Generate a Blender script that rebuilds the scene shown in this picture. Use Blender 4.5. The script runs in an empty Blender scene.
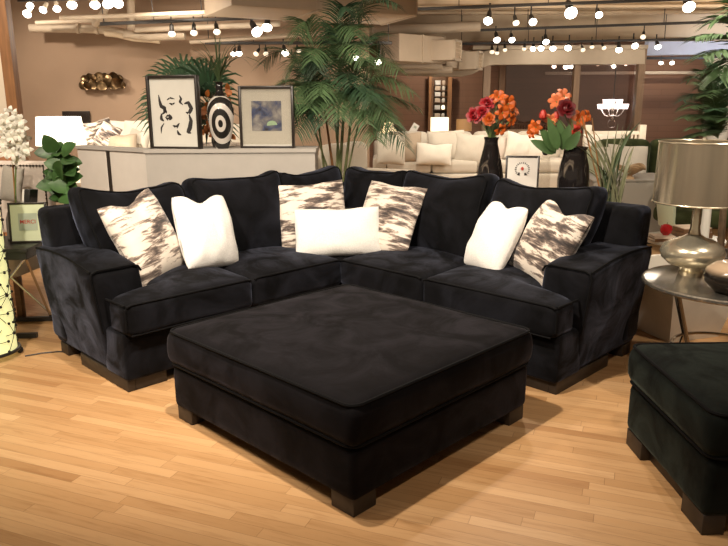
import bpy, bmesh, math, random
from mathutils import Vector, Matrix, Euler, noise
PI = math.pi
S = bpy.context.scene
COL = S.collection
rnd = random.Random(7)

# ------------------------------------------------------------------ camera and pixel helpers
F, PITCH, ROLL, CH = 690.0, .2388, -.0045, 1.518
_c, _s, _cr, _sr = math.cos(PITCH), math.sin(PITCH), math.cos(ROLL), math.sin(ROLL)

def ray(u, v):
    a0 = (u-364)/F; b0 = (v-273)/F
    a = a0*_cr + b0*_sr; b = -a0*_sr + b0*_cr
    return Vector((a, _c - b*_s, -_s - b*_c))

def A(u, v, Y):                     # world point seen at u,v and lying at depth Y
    r = ray(u, v); return Vector((0, 0, CH)) + r*(Y/r.y)

def G(u, v, z=0.0):                 # world point seen at u,v and lying at height z
    r = ray(u, v); return Vector((0, 0, CH)) + r*((z-CH)/r.z)

cam_d = bpy.data.cameras.new('camera'); cam = bpy.data.objects.new('camera', cam_d); COL.objects.link(cam)
cam.location = (0, 0, CH)
cam.rotation_euler = (Matrix.Rotation(PI/2-PITCH, 3, 'X') @ Matrix.Rotation(ROLL, 3, 'Z')).to_euler()
cam_d.sensor_width = 36; cam_d.lens = 36*F/728; cam_d.clip_end = 100
S.camera = cam
S.view_settings.view_transform = 'Standard'; S.view_settings.look = 'None'
S.view_settings.gamma = 1; S.view_settings.exposure = .18

# ------------------------------------------------------------------ materials
def new_mat(name):
    m = bpy.data.materials.new(name); m.use_nodes = True
    nt = m.node_tree
    return m, nt, nt.nodes['Principled BSDF']

def L(nt, a, b): nt.links.new(a, b)

def setp(b, **k):
    for n, v in k.items():
        n = n.replace('_', ' ')
        if n in b.inputs: b.inputs[n].default_value = v

def coords(nt, scale=(1, 1, 1), rot=(0, 0, 0), kind='Object'):
    tc = nt.nodes.new('ShaderNodeTexCoord'); mp = nt.nodes.new('ShaderNodeMapping')
    mp.inputs['Scale'].default_value = scale; mp.inputs['Rotation'].default_value = rot
    L(nt, tc.outputs[kind], mp.inputs['Vector']); return mp.outputs[0]

def ramp(nt, fac, stops):
    r = nt.nodes.new('ShaderNodeValToRGB'); e = r.color_ramp.elements
    while len(e) < len(stops): e.new(.5)
    for i, (p, c) in enumerate(stops):
        e[i].position = p; e[i].color = (*c, 1)
    L(nt, fac, r.inputs[0]); return r.outputs[0]

def noise_tex(nt, vec, scale, detail=3, rough=.55, dist=0):
    n = nt.nodes.new('ShaderNodeTexNoise'); n.inputs['Scale'].default_value = scale
    n.inputs['Detail'].default_value = detail; n.inputs['Roughness'].default_value = rough
    n.inputs['Distortion'].default_value = dist
    L(nt, vec, n.inputs['Vector']); return n.outputs['Fac']

def bump(nt, b, h, strength=.2, dist=.01):
    n = nt.nodes.new('ShaderNodeBump'); n.inputs['Strength'].default_value = strength
    n.inputs['Distance'].default_value = dist
    L(nt, h, n.inputs['Height']); L(nt, n.outputs[0], b.inputs['Normal'])

def plain(name, col, rough=.6, metal=0, var=.12, scale=8, bmp=0, bscale=60, stretch=(1, 1, 1), **k):
    m, nt, b = new_mat(name)
    v = coords(nt, stretch)
    f = noise_tex(nt, v, scale, 4)
    c0 = tuple(max(0, x*(1-var)) for x in col); c1 = tuple(min(1, x*(1+var)) for x in col)
    L(nt, ramp(nt, f, [(.3, c0), (.7, c1)]), b.inputs['Base Color'])
    setp(b, Roughness=rough, Metallic=metal, **k)
    if bmp: bump(nt, b, noise_tex(nt, v, bscale, 3), bmp, .004)
    return m

def emit(name, col, strength, base=(.8, .8, .8)):
    m, nt, b = new_mat(name)
    setp(b, Base_Color=(*base, 1), Roughness=.5, Emission_Color=(*col, 1), Emission_Strength=strength)
    return m

def velvet(name, lo, hi, sheen=.3, tint=(.75, .78, .9)):
    m, nt, b = new_mat(name)
    v = coords(nt)
    f = noise_tex(nt, v, 3.6, 6, .62, 1.3)
    g = noise_tex(nt, coords(nt, (1, 1, 9)), 40, 2)
    L(nt, ramp(nt, f, [(.36, lo), (.66, hi)]), b.inputs['Base Color'])
    r = nt.nodes.new('ShaderNodeMapRange'); L(nt, f, r.inputs[0])
    r.inputs[1].default_value = .38; r.inputs[2].default_value = .64; r.inputs[3].default_value = sheen*.2; r.inputs[4].default_value = sheen*2.3
    L(nt, r.outputs[0], b.inputs['Sheen Weight'])
    setp(b, Roughness=.85, Sheen_Roughness=.42, Sheen_Tint=(*tint, 1), Specular_IOR_Level=.12)
    bump(nt, b, g, .12, .004)
    return m

M = {}
M['velvet'] = velvet('black_velvet', (.0018, .0018, .0022), (.0054, .0054, .007), .125, (.62, .7, 1.0))
M['velvet_ott'] = velvet('black_velvet_ottoman', (.0018, .0014, .0018), (.004, .0033, .0042), .045, (.8, .78, 1.0))
M['velvet_green'] = velvet('dark_green_black_velvet', (.0022, .003, .0026), (.0045, .0066, .0054), .06, (.7, .9, .8))
M['welt'] = plain('black_welt', (.0035, .0035, .004), .8, Specular_IOR_Level=.12)
M['foot'] = plain('dark_wood_foot', (.022, .016, .012), .5, var=.3, scale=20)
M['whitefur'] = None

def fur(name, col, bs=140, st=.55):
    m, nt, b = new_mat(name)
    v = coords(nt)
    f = noise_tex(nt, v, bs, 3)
    L(nt, ramp(nt, f, [(.3, tuple(x*.86 for x in col)), (.65, col)]), b.inputs['Base Color'])
    setp(b, Roughness=.95, Sheen_Weight=.25, Specular_IOR_Level=.1)
    bump(nt, b, f, st, .006); return m
M['whitefur'] = fur('white_plush', (.88, .86, .82))
M['cream_fabric'] = fur('cream_fabric', (.62, .57, .48), 220, .2)
M['white_fabric'] = fur('white_fabric', (.78, .73, .63), 220, .2)
M['taupe_fabric'] = fur('taupe_fabric', (.42, .34, .25), 220, .2)
M['pale_green_fabric'] = fur('pale_green_fabric', (.5, .53, .36), 220, .2)
M['green_velvet'] = velvet('olive_velvet', (.022, .028, .01), (.045, .055, .02), .12, (.8, .9, .6))
M['grey_fabric'] = fur('grey_fabric', (.34, .31, .26), 200, .25)
M['gold_pattern'] = None

def brush_fabric(name, rot, dark=.02, sc=(3.0, 3.0, 14), thr=(.42, .5, .58, .68)):
    m, nt, b = new_mat(name)
    v = coords(nt, sc, rot)
    f = noise_tex(nt, v, 2.1, 6, .66, .35)
    g = noise_tex(nt, coords(nt, (1, 1, 1)), 4.2, 2)
    ma = nt.nodes.new('ShaderNodeMath'); ma.operation = 'MULTIPLY_ADD'
    L(nt, g, ma.inputs[0]); ma.inputs[1].default_value = .45; L(nt, f, ma.inputs[2])
    su = nt.nodes.new('ShaderNodeMath'); su.operation = 'SUBTRACT'; L(nt, ma.outputs[0], su.inputs[0]); su.inputs[1].default_value = .22
    L(nt, ramp(nt, su.outputs[0], [(0, (.8, .73, .64)), (thr[0]+.02, (.72, .64, .55)), (thr[1], (.33, .26, .21)), (thr[2], (.09, .065, .055)), (thr[3], (dark, dark*.8, dark*.8))]), b.inputs['Base Color'])
    setp(b, Roughness=.6, Sheen_Weight=.3, Specular_IOR_Level=.35)
    bump(nt, b, noise_tex(nt, coords(nt, (1, 1, .5)), 18, 3), .25, .01)
    return m
M['brush1'] = brush_fabric('brushstroke_fabric', (0, .9, 0), thr=(.47, .53, .61, .72))
M['brush2'] = brush_fabric('brushstroke_fabric_upright', (0, 1.45, 0), thr=(.46, .52, .58, .68))
M['brush3'] = brush_fabric('brushstroke_fabric_slanted', (0, 1.0, .2), thr=(.45, .52, .6, .7))
M['brush4'] = brush_fabric('brushstroke_fabric_dense', (0, .5, .2), thr=(.45, .5, .57, .68))

M['black_paint'] = plain('black_paint', (.012, .011, .011), .4)
M['track_black'] = plain('track_black', (.02, .016, .013), .5)
M['dark_frame'] = plain('dark_frame_wood', (.018, .012, .009), .35, scale=20)
M['paper'] = plain('picture_paper', (.72, .68, .62), .8, var=.03)
M['ink'] = plain('black_ink', (.02, .016, .015), .7)
M['mount'] = plain('picture_mount', (.6, .58, .52), .8, var=.03)
M['mount_green'] = plain('pale_green_mount', (.62, .68, .47), .8, var=.03)
M['cream_wall'] = plain('cream_wall_paint', (.74, .64, .5), .85, var=.03, bmp=.05)
M['tan_wall'] = plain('tan_wall_paint', (.34, .235, .16), .85, var=.04, scale=2, bmp=.06)
M['panel_white'] = plain('white_panel', (.66, .62, .56), .5, var=.03)
M['partition'] = plain('grey_partition_paint', (.42, .39, .35), .8, var=.04, bmp=.05)
M['ceil_paint'] = plain('ceiling_paint', (.6, .48, .34), .8, var=.06, scale=3)
M['ceil_dark'] = plain('ceiling_deck', (.52, .41, .29), .85, var=.15, scale=2)
M['duct'] = plain('duct_paint', (.5, .41, .31), .6, var=.04, scale=4)
M['soffit'] = plain('soffit_paint', (.5, .415, .315), .8, var=.03)
M['cool_white'] = plain('cool_white_paint', (.6, .62, .72), .8, var=.03)
M['column_wood'] = plain('column_wood', (.26, .12, .045), .5, var=.25, scale=6, stretch=(6, 6, .6))
M['post_wood'] = plain('post_wood', (.26, .17, .105), .5, var=.15, scale=6, stretch=(6, 6, .6))
M['orange_wood'] = plain('orange_wood', (.5, .22, .1), .5, var=.15, scale=5, stretch=(1, 1, 6))
M['chrome'] = plain('polished_steel', (.6, .56, .5), .22, 1, var=.05)
M['glass_clear'] = None
M['leaf'] = plain('palm_leaf', (.075, .135, .055), .5, var=.4, scale=5)
M['leaf_dark'] = plain('dark_leaf', (.035, .08, .038), .5, var=.4, scale=6)
M['leaf_fig'] = plain('fig_leaf', (.05, .12, .03), .45, var=.4, scale=7)
M['leaf_grass'] = plain('grass_leaf', (.05, .08, .03), .5, var=.4, scale=6)
M['leaf_grey'] = plain('grey_green_leaf', (.15, .155, .08), .5, var=.4, scale=6)
M['leaf_tulip'] = plain('broad_green_leaf', (.055, .11, .035), .45, var=.3, scale=6)
M['stem'] = plain('green_stem', (.14, .2, .06), .5, var=.3, scale=9)
M['cane'] = plain('palm_cane', (.17, .2, .08), .5, var=.3, scale=9)
M['cane_brown'] = plain('brown_cane', (.28, .13, .04), .6, var=.3, scale=9)
M['trunk'] = plain('plant_trunk', (.12, .075, .04), .8, var=.3, scale=15)
M['pot'] = plain('dark_pot', (.05, .04, .035), .5)
M['soil'] = plain('potting_soil', (.03, .02, .012), .95, var=.4, scale=30)
M['petal_white'] = plain('white_petal', (.8, .77, .68), .6, var=.06)
M['petal_red'] = plain('red_petal', (.3, .008, .014), .5, var=.35, scale=25)
M['petal_dred'] = plain('dark_red_petal', (.13, .005, .008), .5, var=.35, scale=25)
M['petal_orange'] = plain('orange_petal', (.52, .1, .01), .5, var=.25, scale=20)
M['petal_peach'] = plain('peach_petal', (.58, .16, .06), .5, var=.25, scale=20)
M['petal_scar'] = plain('scarlet_petal', (.46, .03, .015), .5, var=.25, scale=20)
M['autumn'] = plain('autumn_leaf', (.36, .11, .02), .6, var=.4, scale=15)
M['silver'] = plain('mercury_silver', (.78, .71, .54), .24, .78, var=.16, scale=10)
M['brushed'] = plain('brushed_metal_painted_glints', (.58, .51, .39), .26, .88, var=.32, scale=3, stretch=(2.2, 2.2, .1))  # upright streaks in the colour stand for lights reflected in the metal
M['tabletop_metal'] = None
M['marble'] = plain('white_marble', (.6, .57, .5), .25, var=.15, scale=5)
M['bowl_tan'] = plain('tan_glaze', (.5, .36, .24), .35)
M['wood_brown'] = plain('brown_wood', (.16, .08, .035), .4, var=.3, scale=8, stretch=(1, 6, 6))
M['red_glass'] = plain('red_glaze', (.35, .01, .012), .15)
M['book_cream'] = plain('cream_book', (.6, .48, .36), .6)
M['book_white'] = plain('white_book', (.75, .72, .66), .6)
M['bronze'] = plain('antique_bronze', (.13, .085, .045), .3, 1, var=.4, scale=12)
M['planter'] = plain('pale_planter', (.72, .67, .58), .6, var=.05)
M['nail'] = plain('dark_nailheads', (.06, .045, .03), .35, .8)
M['linen'] = fur('pale_linen', (.66, .57, .49), 200, .2)
M['grey_vase'] = plain('grey_ceramic', (.25, .22, .2), .5)
M['black_gloss'] = plain('black_gloss', (.012, .01, .01), .08, var=.3)
M['bed_white'] = plain('white_bed_paint', (.75, .68, .56), .5, var=.03)
M['wood_pale'] = plain('pale_wood_bowl', (.45, .31, .18), .5, var=.25)
M['red_print'] = plain('red_lettering', (.45, .05, .03), .8)
M['grey_print'] = plain('grey_print', (.4, .46, .36), .8)
M['shade_white'] = emit('lit_lampshade', (1, .88, .66), 2.2)
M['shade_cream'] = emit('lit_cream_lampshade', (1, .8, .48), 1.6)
M['shade_yellow'] = emit('lit_yellow_lampshade', (1, .7, .3), 1.0)
M['shade_brown'] = emit('warm_brown_lampshade', (.5, .25, .09), .35, (.35, .2, .09))
M['bulb'] = emit('lamp_bulb', (1, .9, .76), 12)
M['bulb_dim'] = emit('side_lit_bulb', (1, .8, .55), 1.0)
M['chand_bulb'] = emit('chandelier_shade', (.86, .93, 1), 9)
M['white_trim'] = plain('white_lamp_reflector', (.7, .62, .5), .4)

def glass_mat(name, tint, mixf, rough=.03):
    m, nt, b = new_mat(name)
    out = nt.nodes['Material Output']; tr = nt.nodes.new('ShaderNodeBsdfTransparent'); mx = nt.nodes.new('ShaderNodeMixShader')
    tr.inputs[0].default_value = (*tint, 1)
    gl = nt.nodes.new('ShaderNodeBsdfGlossy'); gl.inputs['Roughness'].default_value = rough; nt.nodes.remove(b)
    mx.inputs[0].default_value = mixf
    L(nt, tr.outputs[0], mx.inputs[1]); L(nt, gl.outputs[0], mx.inputs[2]); L(nt, mx.outputs[0], out.inputs['Surface'])
    return m
M['window_glass'] = glass_mat('window_glass', (.8, .7, .66), .1)
M['clear_glass'] = glass_mat('clear_glass', (.96, .95, .93), .1)

def gloss_over(name, col, rough=.06):
    return plain(name, col, rough, 0, .05)
# framed photograph: loose blue and grey shapes behind glass
def photo_mat():
    m, nt, b = new_mat('blurred_photograph')
    v = coords(nt)
    f = noise_tex(nt, v, 9, 3, .5, .5)
    L(nt, ramp(nt, f, [(.3, (.02, .02, .03)), (.45, (.05, .08, .2)), (.55, (.2, .2, .23)), (.7, (.42, .41, .4))]), b.inputs['Base Color'])
    setp(b, Roughness=.12); return m
M['photo'] = photo_mat()
M['photo_green'] = plain('pale_green_print', (.4, .6, .4), .3)

# striped vase: target rings around an axis plus bands
def striped():
    m, nt, b = new_mat('black_and_white_rings')
    tc = nt.nodes.new('ShaderNodeTexCoord'); sp = nt.nodes.new('ShaderNodeSeparateXYZ'); L(nt, tc.outputs['Object'], sp.inputs[0])
    def math_(op, a, bb=None):
        n = nt.nodes.new('ShaderNodeMath'); n.operation = op
        for i, x in enumerate((a, bb)):
            if x is None: continue
            if isinstance(x, (int, float)): n.inputs[i].default_value = x
            else: L(nt, x, n.inputs[i])
        return n.outputs[0]
    dz = math_('MULTIPLY', math_('SUBTRACT', sp.outputs['Z'], .215), .62)
    dx = math_('SUBTRACT', sp.outputs['X'], .015)
    d = math_('SQRT', math_('ADD', math_('MULTIPLY', dx, dx), math_('MULTIPLY', dz, dz)))
    s = nt.nodes.new('ShaderNodeValToRGB'); s.color_ramp.interpolation = 'CONSTANT'
    e = s.color_ramp.elements
    st = [(0, .02), (.016, .6), (.040, .02), (.075, .6), (.103, .02), (.135, .6), (.170, .02)]
    while len(e) < len(st): e.new(.5)
    for i, (p, c) in enumerate(st):
        e[i].position = p; e[i].color = (c, c*.93, c*.84, 1)
    L(nt, d, s.inputs[0]); L(nt, s.outputs[0], b.inputs['Base Color']); setp(b, Roughness=.15)
    return m
M['rings'] = striped()

def wisps():
    m, nt, b = new_mat('black_glass_with_wisps')
    f = noise_tex(nt, coords(nt, (6, 6, 2), (0, .6, 0)), 1.6, 3, .5, 2)
    L(nt, ramp(nt, f, [(.6, (.012, .01, .01)), (.68, (.16, .13, .1)), (.76, (.4, .36, .3))]), b.inputs['Base Color'])
    setp(b, Roughness=.08); return m
M['wisps'] = wisps()
def two_tone():
    m, nt, b = new_mat('tan_over_black_glaze')
    tc = nt.nodes.new('ShaderNodeTexCoord'); sp = nt.nodes.new('ShaderNodeSeparateXYZ'); L(nt, tc.outputs['Object'], sp.inputs[0])
    L(nt, ramp(nt, sp.outputs['Z'], [(.095, (.02, .016, .013)), (.125, (.5, .37, .25))]), b.inputs['Base Color'])
    setp(b, Roughness=.15); return m
M['two_tone'] = two_tone()

def lamp_green():
    m, nt, b = new_mat('glowing_pale_green_shade')
    setp(b, Base_Color=(.62, .64, .3, 1), Roughness=.7, Emission_Color=(1, .95, .45, 1))
    b.inputs['Emission Strength'].default_value = .62; return m
M['lamp_green'] = lamp_green()

def table_metal():
    m, nt, b = new_mat('hammered_silver')
    v = coords(nt)
    f = noise_tex(nt, v, 90, 2)
    L(nt, ramp(nt, f, [(.35, (.3, .28, .24)), (.6, (.58, .54, .47))]), b.inputs['Base Color'])
    setp(b, Roughness=.24, Metallic=.85); bump(nt, b, f, .1, .002); return m
M['tabletop_metal'] = table_metal()

def floor_mat():
    m, nt, b = new_mat('maple_strip_floor')
    ang = math.radians(21)
    v = coords(nt, (1, 1, 1), (0, 0, ang))
    sp = nt.nodes.new('ShaderNodeSeparateXYZ'); L(nt, v, sp.inputs[0])
    def mt(op, a, bb=None, cc=None):
        n = nt.nodes.new('ShaderNodeMath'); n.operation = op
        for i, x in enumerate((a, bb, cc)):
            if x is None: continue
            if isinstance(x, (int, float)): n.inputs[i].default_value = x
            else: L(nt, x, n.inputs[i])
        return n.outputs[0]
    W = .058
    ry = mt('DIVIDE', sp.outputs['Y'], W); row = mt('FLOOR', ry)
    wn = nt.nodes.new('ShaderNodeTexWhiteNoise'); wn.noise_dimensions = '1D'; L(nt, row, wn.inputs['W'])
    lenr = mt('MULTIPLY_ADD', wn.outputs['Value'], .5, .55)
    cx = mt('ADD', mt('DIVIDE', sp.outputs['X'], lenr), mt('MULTIPLY', wn.outputs['Value'], 37.3)); colm = mt('FLOOR', cx)
    cb = nt.nodes.new('ShaderNodeCombineXYZ'); L(nt, row, cb.inputs[0]); L(nt, colm, cb.inputs[1])
    w2 = nt.nodes.new('ShaderNodeTexWhiteNoise'); w2.noise_dimensions = '2D'; L(nt, cb.outputs[0], w2.inputs['Vector'])
    base = ramp(nt, w2.outputs['Value'], [(0, (.36, .19, .078)), (.1, (.43, .245, .108)), (.5, (.475, .28, .13)), (.9, (.52, .315, .152)), (1, (.56, .35, .18))])
    off = nt.nodes.new('ShaderNodeVectorMath'); off.operation = 'ADD'; L(nt, v, off.inputs[0])
    sc = nt.nodes.new('ShaderNodeVectorMath'); sc.operation = 'SCALE'; L(nt, w2.outputs['Color'], sc.inputs[0]); sc.inputs[3].default_value = 9; L(nt, sc.outputs[0], off.inputs[1])
    mp = nt.nodes.new('ShaderNodeMapping'); mp.inputs['Scale'].default_value = (2.2, 26, 1); L(nt, off.outputs[0], mp.inputs[0])
    g = noise_tex(nt, mp.outputs[0], 1.6, 5, .6, .5)
    gr = ramp(nt, g, [(.28, (.74, .66, .56)), (.5, (1, 1, 1)), (.75, (1.0, .96, .9))])
    mul = nt.nodes.new('ShaderNodeMix'); mul.data_type = 'RGBA'; mul.blend_type = 'MULTIPLY'; mul.inputs[0].default_value = .8
    L(nt, base, mul.inputs[6]); L(nt, gr, mul.inputs[7])
    fy = mt('FRACT', ry); fx = mt('FRACT', cx)
    ey = mt('LESS_THAN', mt('MINIMUM', fy, mt('SUBTRACT', 1, fy)), .018)
    ex = mt('LESS_THAN', mt('MINIMUM', fx, mt('SUBTRACT', 1, fx)), .0018)
    e = mt('MAXIMUM', ey, ex)
    m2 = nt.nodes.new('ShaderNodeMix'); m2.data_type = 'RGBA'; L(nt, mt('MULTIPLY', e, .55), m2.inputs[0]); L(nt, mul.outputs[2], m2.inputs[6]); m2.inputs[7].default_value = (.16, .075, .025, 1)
    L(nt, m2.outputs[2], b.inputs['Base Color'])
    setp(b, Roughness=.42, Specular_IOR_Level=.4)
    return m
M['floor'] = floor_mat()

def board_wall(name, col, rows=7.0):
    m, nt, b = new_mat(name)
    v = coords(nt, (1, 1, 1), (PI/2, 0, 0))
    br = nt.nodes.new('ShaderNodeTexBrick'); L(nt, v, br.inputs['Vector'])
    br.inputs['Color1'].default_value = (*[x*.96 for x in col], 1); br.inputs['Color2'].default_value = (*[x*1.04 for x in col], 1)
    br.inputs['Mortar'].default_value = (*[x*.8 for x in col], 1)
    br.inputs['Scale'].default_value = 1; br.inputs['Brick Width'].default_value = 2.4; br.inputs['Row Height'].default_value = 1/rows
    br.inputs['Mortar Size'].default_value = .006
    L(nt, br.outputs['Color'], b.inputs['Base Color']); setp(b, Roughness=.7); return m
M['brown_wall'] = board_wall('brown_board_wall', (.225, .115, .066))
M['dark_wall'] = board_wall('dark_board_wall', (.15, .075, .045))

# ------------------------------------------------------------------ mesh builder
class MB:
    def __init__(s): s.v = []; s.f = []
    def add(s, vs, fs, mat=None):
        n = len(s.v)
        s.v += [tuple(mat @ Vector(p)) if mat is not None else tuple(p) for p in vs]
        s.f += [tuple(i+n for i in f) for f in fs]
        return s
    def box(s, c, d, r=0.0, rot=None, crown=0, fn=None, seg=3, n=6):
        X = Matrix.Translation(c)
        if rot is not None: X = X @ (rot if isinstance(rot, Matrix) else Euler(rot).to_matrix().to_4x4())
        hx, hy, hz = d[0]/2, d[1]/2, d[2]/2
        if r <= 0 and fn is None:
            vs = [(x, y, z) for x in (-hx, hx) for y in (-hy, hy) for z in (-hz, hz)]
            return s.add(vs, [(0, 1, 3, 2), (4, 6, 7, 5), (0, 4, 5, 1), (2, 3, 7, 6), (0, 2, 6, 4), (1, 5, 7, 3)], X)
        r = min(r, hx*.98, hy*.98, hz*.98)
        def axis(h):
            a = [-h + r*(1-math.cos(PI/2*i/seg)) if i else -h for i in range(seg+1)]
            m = [-(h-r) + 2*(h-r)*i/n for i in range(1, n)]
            return a + m + [-x for x in reversed(a)]
        ax, ay, az = axis(hx), axis(hy), axis(hz)
        idx = {}; vs = []; fs = []
        def vid(p):
            k = (round(p[0], 6), round(p[1], 6), round(p[2], 6))
            if k not in idx: idx[k] = len(vs); vs.append(p)
            return idx[k]
        def face(fa, fb, mk, flip):
            for i in range(len(fa)-1):
                for j in range(len(fb)-1):
                    q = [vid(mk(fa[i], fb[j])), vid(mk(fa[i+1], fb[j])), vid(mk(fa[i+1], fb[j+1])), vid(mk(fa[i], fb[j+1]))]
                    fs.append(tuple(reversed(q)) if flip else tuple(q))
        face(ax, ay, lambda a, b: (a, b, hz), False); face(ax, ay, lambda a, b: (a, b, -hz), True)
        face(ax, az, lambda a, b: (a, -hy, b), False); face(ax, az, lambda a, b: (a, hy, b), True)
        face(ay, az, lambda a, b: (hx, a, b), False); face(ay, az, lambda a, b: (-hx, a, b), True)
        out = []
        for p in vs:
            q = [max(-(h-r), min(h-r, x)) for x, h in zip(p, (hx, hy, hz))]
            dv = Vector([a-b for a, b in zip(p, q)])
            if dv.length > 1e-9: dv = dv.normalized()*r
            w = Vector(q) + dv
            if crown:
                cu = (1-(w.x/hx)**2)*(1-(w.y/hy)**2)
                if w.z > 0: w.z += crown*max(0, cu)**.7
            if fn: w = Vector(fn(w))
            out.append(w)
        return s.add(out, fs, X)
    def tube(s, pts, r, n=8, cap=True):
        pts = [Vector(p) for p in pts]
        k = len(pts); rs = r if isinstance(r, (list, tuple)) else [r]*k
        vs = []; fs = []; up = None
        for i, p in enumerate(pts):
            t = (pts[min(i+1, k-1)] - pts[max(i-1, 0)]).normalized()
            if up is None: up = Vector((0, 0, 1)) if abs(t.z) < .9 else Vector((1, 0, 0))
            a = t.cross(up).normalized(); b = a.cross(t).normalized(); up = b
            for j in range(n):
                th = 2*PI*j/n; vs.append(p + (a*math.cos(th)+b*math.sin(th))*rs[i])
        for i in range(k-1):
            for j in range(n):
                fs.append((i*n+j, i*n+(j+1) % n, (i+1)*n+(j+1) % n, (i+1)*n+j))
        if cap: fs += [tuple(reversed(range(n))), tuple((k-1)*n+j for j in range(n))]
        return s.add(vs, fs)
    def loop(s, pts, r, n=6):
        pts = [Vector(p) for p in pts]; k = len(pts); vs = []; fs = []
        for i, p in enumerate(pts):
            t = (pts[(i+1) % k]-pts[i-1]).normalized()
            u = Vector((0, 0, 1)) if abs(t.z) < .9 else Vector((1, 0, 0))
            a = t.cross(u).normalized(); b = a.cross(t)
            for j in range(n):
                th = 2*PI*j/n; vs.append(p+(a*math.cos(th)+b*math.sin(th))*r)
        for i in range(k):
            for j in range(n):
                fs.append((i*n+j, i*n+(j+1) % n, ((i+1) % k)*n+(j+1) % n, ((i+1) % k)*n+j))
        return s.add(vs, fs)
    def lathe(s, prof, n=28, c=(0, 0, 0), mod=None, X=None):
        vs = []; fs = []; k = len(prof)
        for i, (r, z) in enumerate(prof):
            for j in range(n):
                th = 2*PI*j/n; rr = r*(mod(th, z) if mod else 1)
                vs.append((c[0]+rr*math.cos(th), c[1]+rr*math.sin(th), c[2]+z))
        for i in range(k-1):
            for j in range(n):
                fs.append((i*n+j, i*n+(j+1) % n, (i+1)*n+(j+1) % n, (i+1)*n+j))
        if prof[0][0] > 1e-4: fs.append(tuple(reversed(range(n))))
        if prof[-1][0] > 1e-4: fs.append(tuple((k-1)*n+j for j in range(n)))
        return s.add(vs, fs, X)
    def ball(s, c, r, n=10, X=None):
        rx, ry, rz = r if isinstance(r, (list, tuple)) else (r, r, r)
        vs = []; fs = []; h = max(4, n//2+1)
        for i in range(h+1):
            ph = PI*i/h
            for j in range(n):
                th = 2*PI*j/n
                vs.append((c[0]+rx*math.sin(ph)*math.cos(th), c[1]+ry*math.sin(ph)*math.sin(th), c[2]+rz*math.cos(ph)))
        for i in range(h):
            for j in range(n):
                fs.append((i*n+j, (i+1)*n+j, (i+1)*n+(j+1) % n, i*n+(j+1) % n))
        return s.add(vs, fs, X)
    def prism(s, poly, a, b, axis='y', X=None):    # poly in the two other axes, extruded from a to b
        k = len(poly)
        def p3(p, t):
            return {'y': (p[0], t, p[1]), 'z': (p[0], p[1], t), 'x': (t, p[0], p[1])}[axis]
        vs = [p3(p, a) for p in poly]+[p3(p, b) for p in poly]
        fs = [tuple(range(k)), tuple(reversed(range(k, 2*k)))]+[(i, i+k, (i+1) % k+k, (i+1) % k) for i in range(k)]
        return s.add(vs, fs, X)
    def strip(s, pts, ws, side, droop=0, fold=.25):     # a leaf blade: centre line, widths, side vector
        k = len(pts); vs = []; fs = []
        side = Vector(side).normalized()
        for i, (p, w) in enumerate(zip(pts, ws)):
            p = Vector(p); t = (Vector(pts[min(i+1, k-1)])-Vector(pts[max(i-1, 0)])).normalized()
            sd = (side - t*side.dot(t)).normalized(); nr = sd.cross(t)
            vs += [p - sd*w + nr*w*fold, p, p + sd*w + nr*w*fold]
        for i in range(k-1):
            a = i*3; fs += [(a, a+1, a+4, a+3), (a+1, a+2, a+5, a+4)]
        return s.add(vs, fs)
    def build(s, name, mat, parent=None, smooth=True, loc=None, rot=None, kind=None, label=None):
        me = bpy.data.meshes.new(name)
        vs = s.v; base = Vector((0, 0, 0))
        me.from_pydata([tuple(v) for v in vs], [], s.f)
        bm = bmesh.new(); bm.from_mesh(me); bmesh.ops.recalc_face_normals(bm, faces=bm.faces); bm.to_mesh(me); bm.free()
        me.materials.append(M[mat] if isinstance(mat, str) else mat)
        if smooth:
            me.polygons.foreach_set('use_smooth', [True]*len(me.polygons))
            try: me.set_sharp_from_angle(angle=math.radians(42))
            except Exception: pass
        me.update()
        o = bpy.data.objects.new(name, me); COL.objects.link(o)
        if parent is not None: o.parent = parent
        if loc is not None: o.location = loc
        if rot is not None: o.rotation_euler = rot
        if kind: o['kind'] = kind
        if label: o['label'] = label
        return o

def thing(name, label, cat, loc=(0, 0, 0), rz=0, group=None, rot=None):
    o = bpy.data.objects.new(name, None); COL.objects.link(o); o.empty_display_size = .1
    o.location = loc; o.rotation_euler = rot if rot is not None else (0, 0, rz)
    o['label'] = label; o['category'] = cat
    if group: o['group'] = group
    return o
def tag(o, label, cat, group=None):
    o['label'] = label; o['category'] = cat
    if group: o['group'] = group
    return o
def struct(name, mb, mat, smooth=False, **k):
    return mb.build(name, mat, smooth=smooth, kind='structure', **k)
def kids(o): return list(o.children)
def dup(o, parent=None):
    ch = kids(o)
    c = o.copy(); COL.objects.link(c); c.parent = parent
    for x in ch: dup(x, c)
    return c
def rim(w, d, z, r, n=6, c=(0, 0), crown=0):            # rounded rectangle outline
    pts = []
    for sx, sy, a0 in ((1, 1, 0), (-1, 1, PI/2), (-1, -1, PI), (1, -1, 1.5*PI)):
        for i in range(n+1):
            a = a0+PI/2*i/n
            pts.append((c[0]+sx*(w/2-r)+r*math.cos(a), c[1]+sy*(d/2-r)+r*math.sin(a), z))
    return pts
# ------------------------------------------------------------------ the setting
struct('floor', MB().box((1.5, 8, -.05), (24, 26, .1)), 'floor')
CZ = 3.42
struct('ceiling', MB().box((1.5, 8, CZ+.06), (24, 26, .12)), 'ceil_dark')
struct('wall_back_left', MB().box((-5.6, 11.55, CZ/2), (11.4, .16, CZ)), 'tan_wall')
struct('wall_side', MB().box((.02, 14.5, CZ/2), (.16, 5.8, CZ)), 'brown_wall')
struct('wall_back', MB().box((6.7, 17.3, CZ/2), (13.4, .16, CZ)), 'brown_wall')
struct('wall_right', MB().box((12.6, 8, CZ/2), (.16, 26, CZ)), 'tan_wall')
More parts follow.
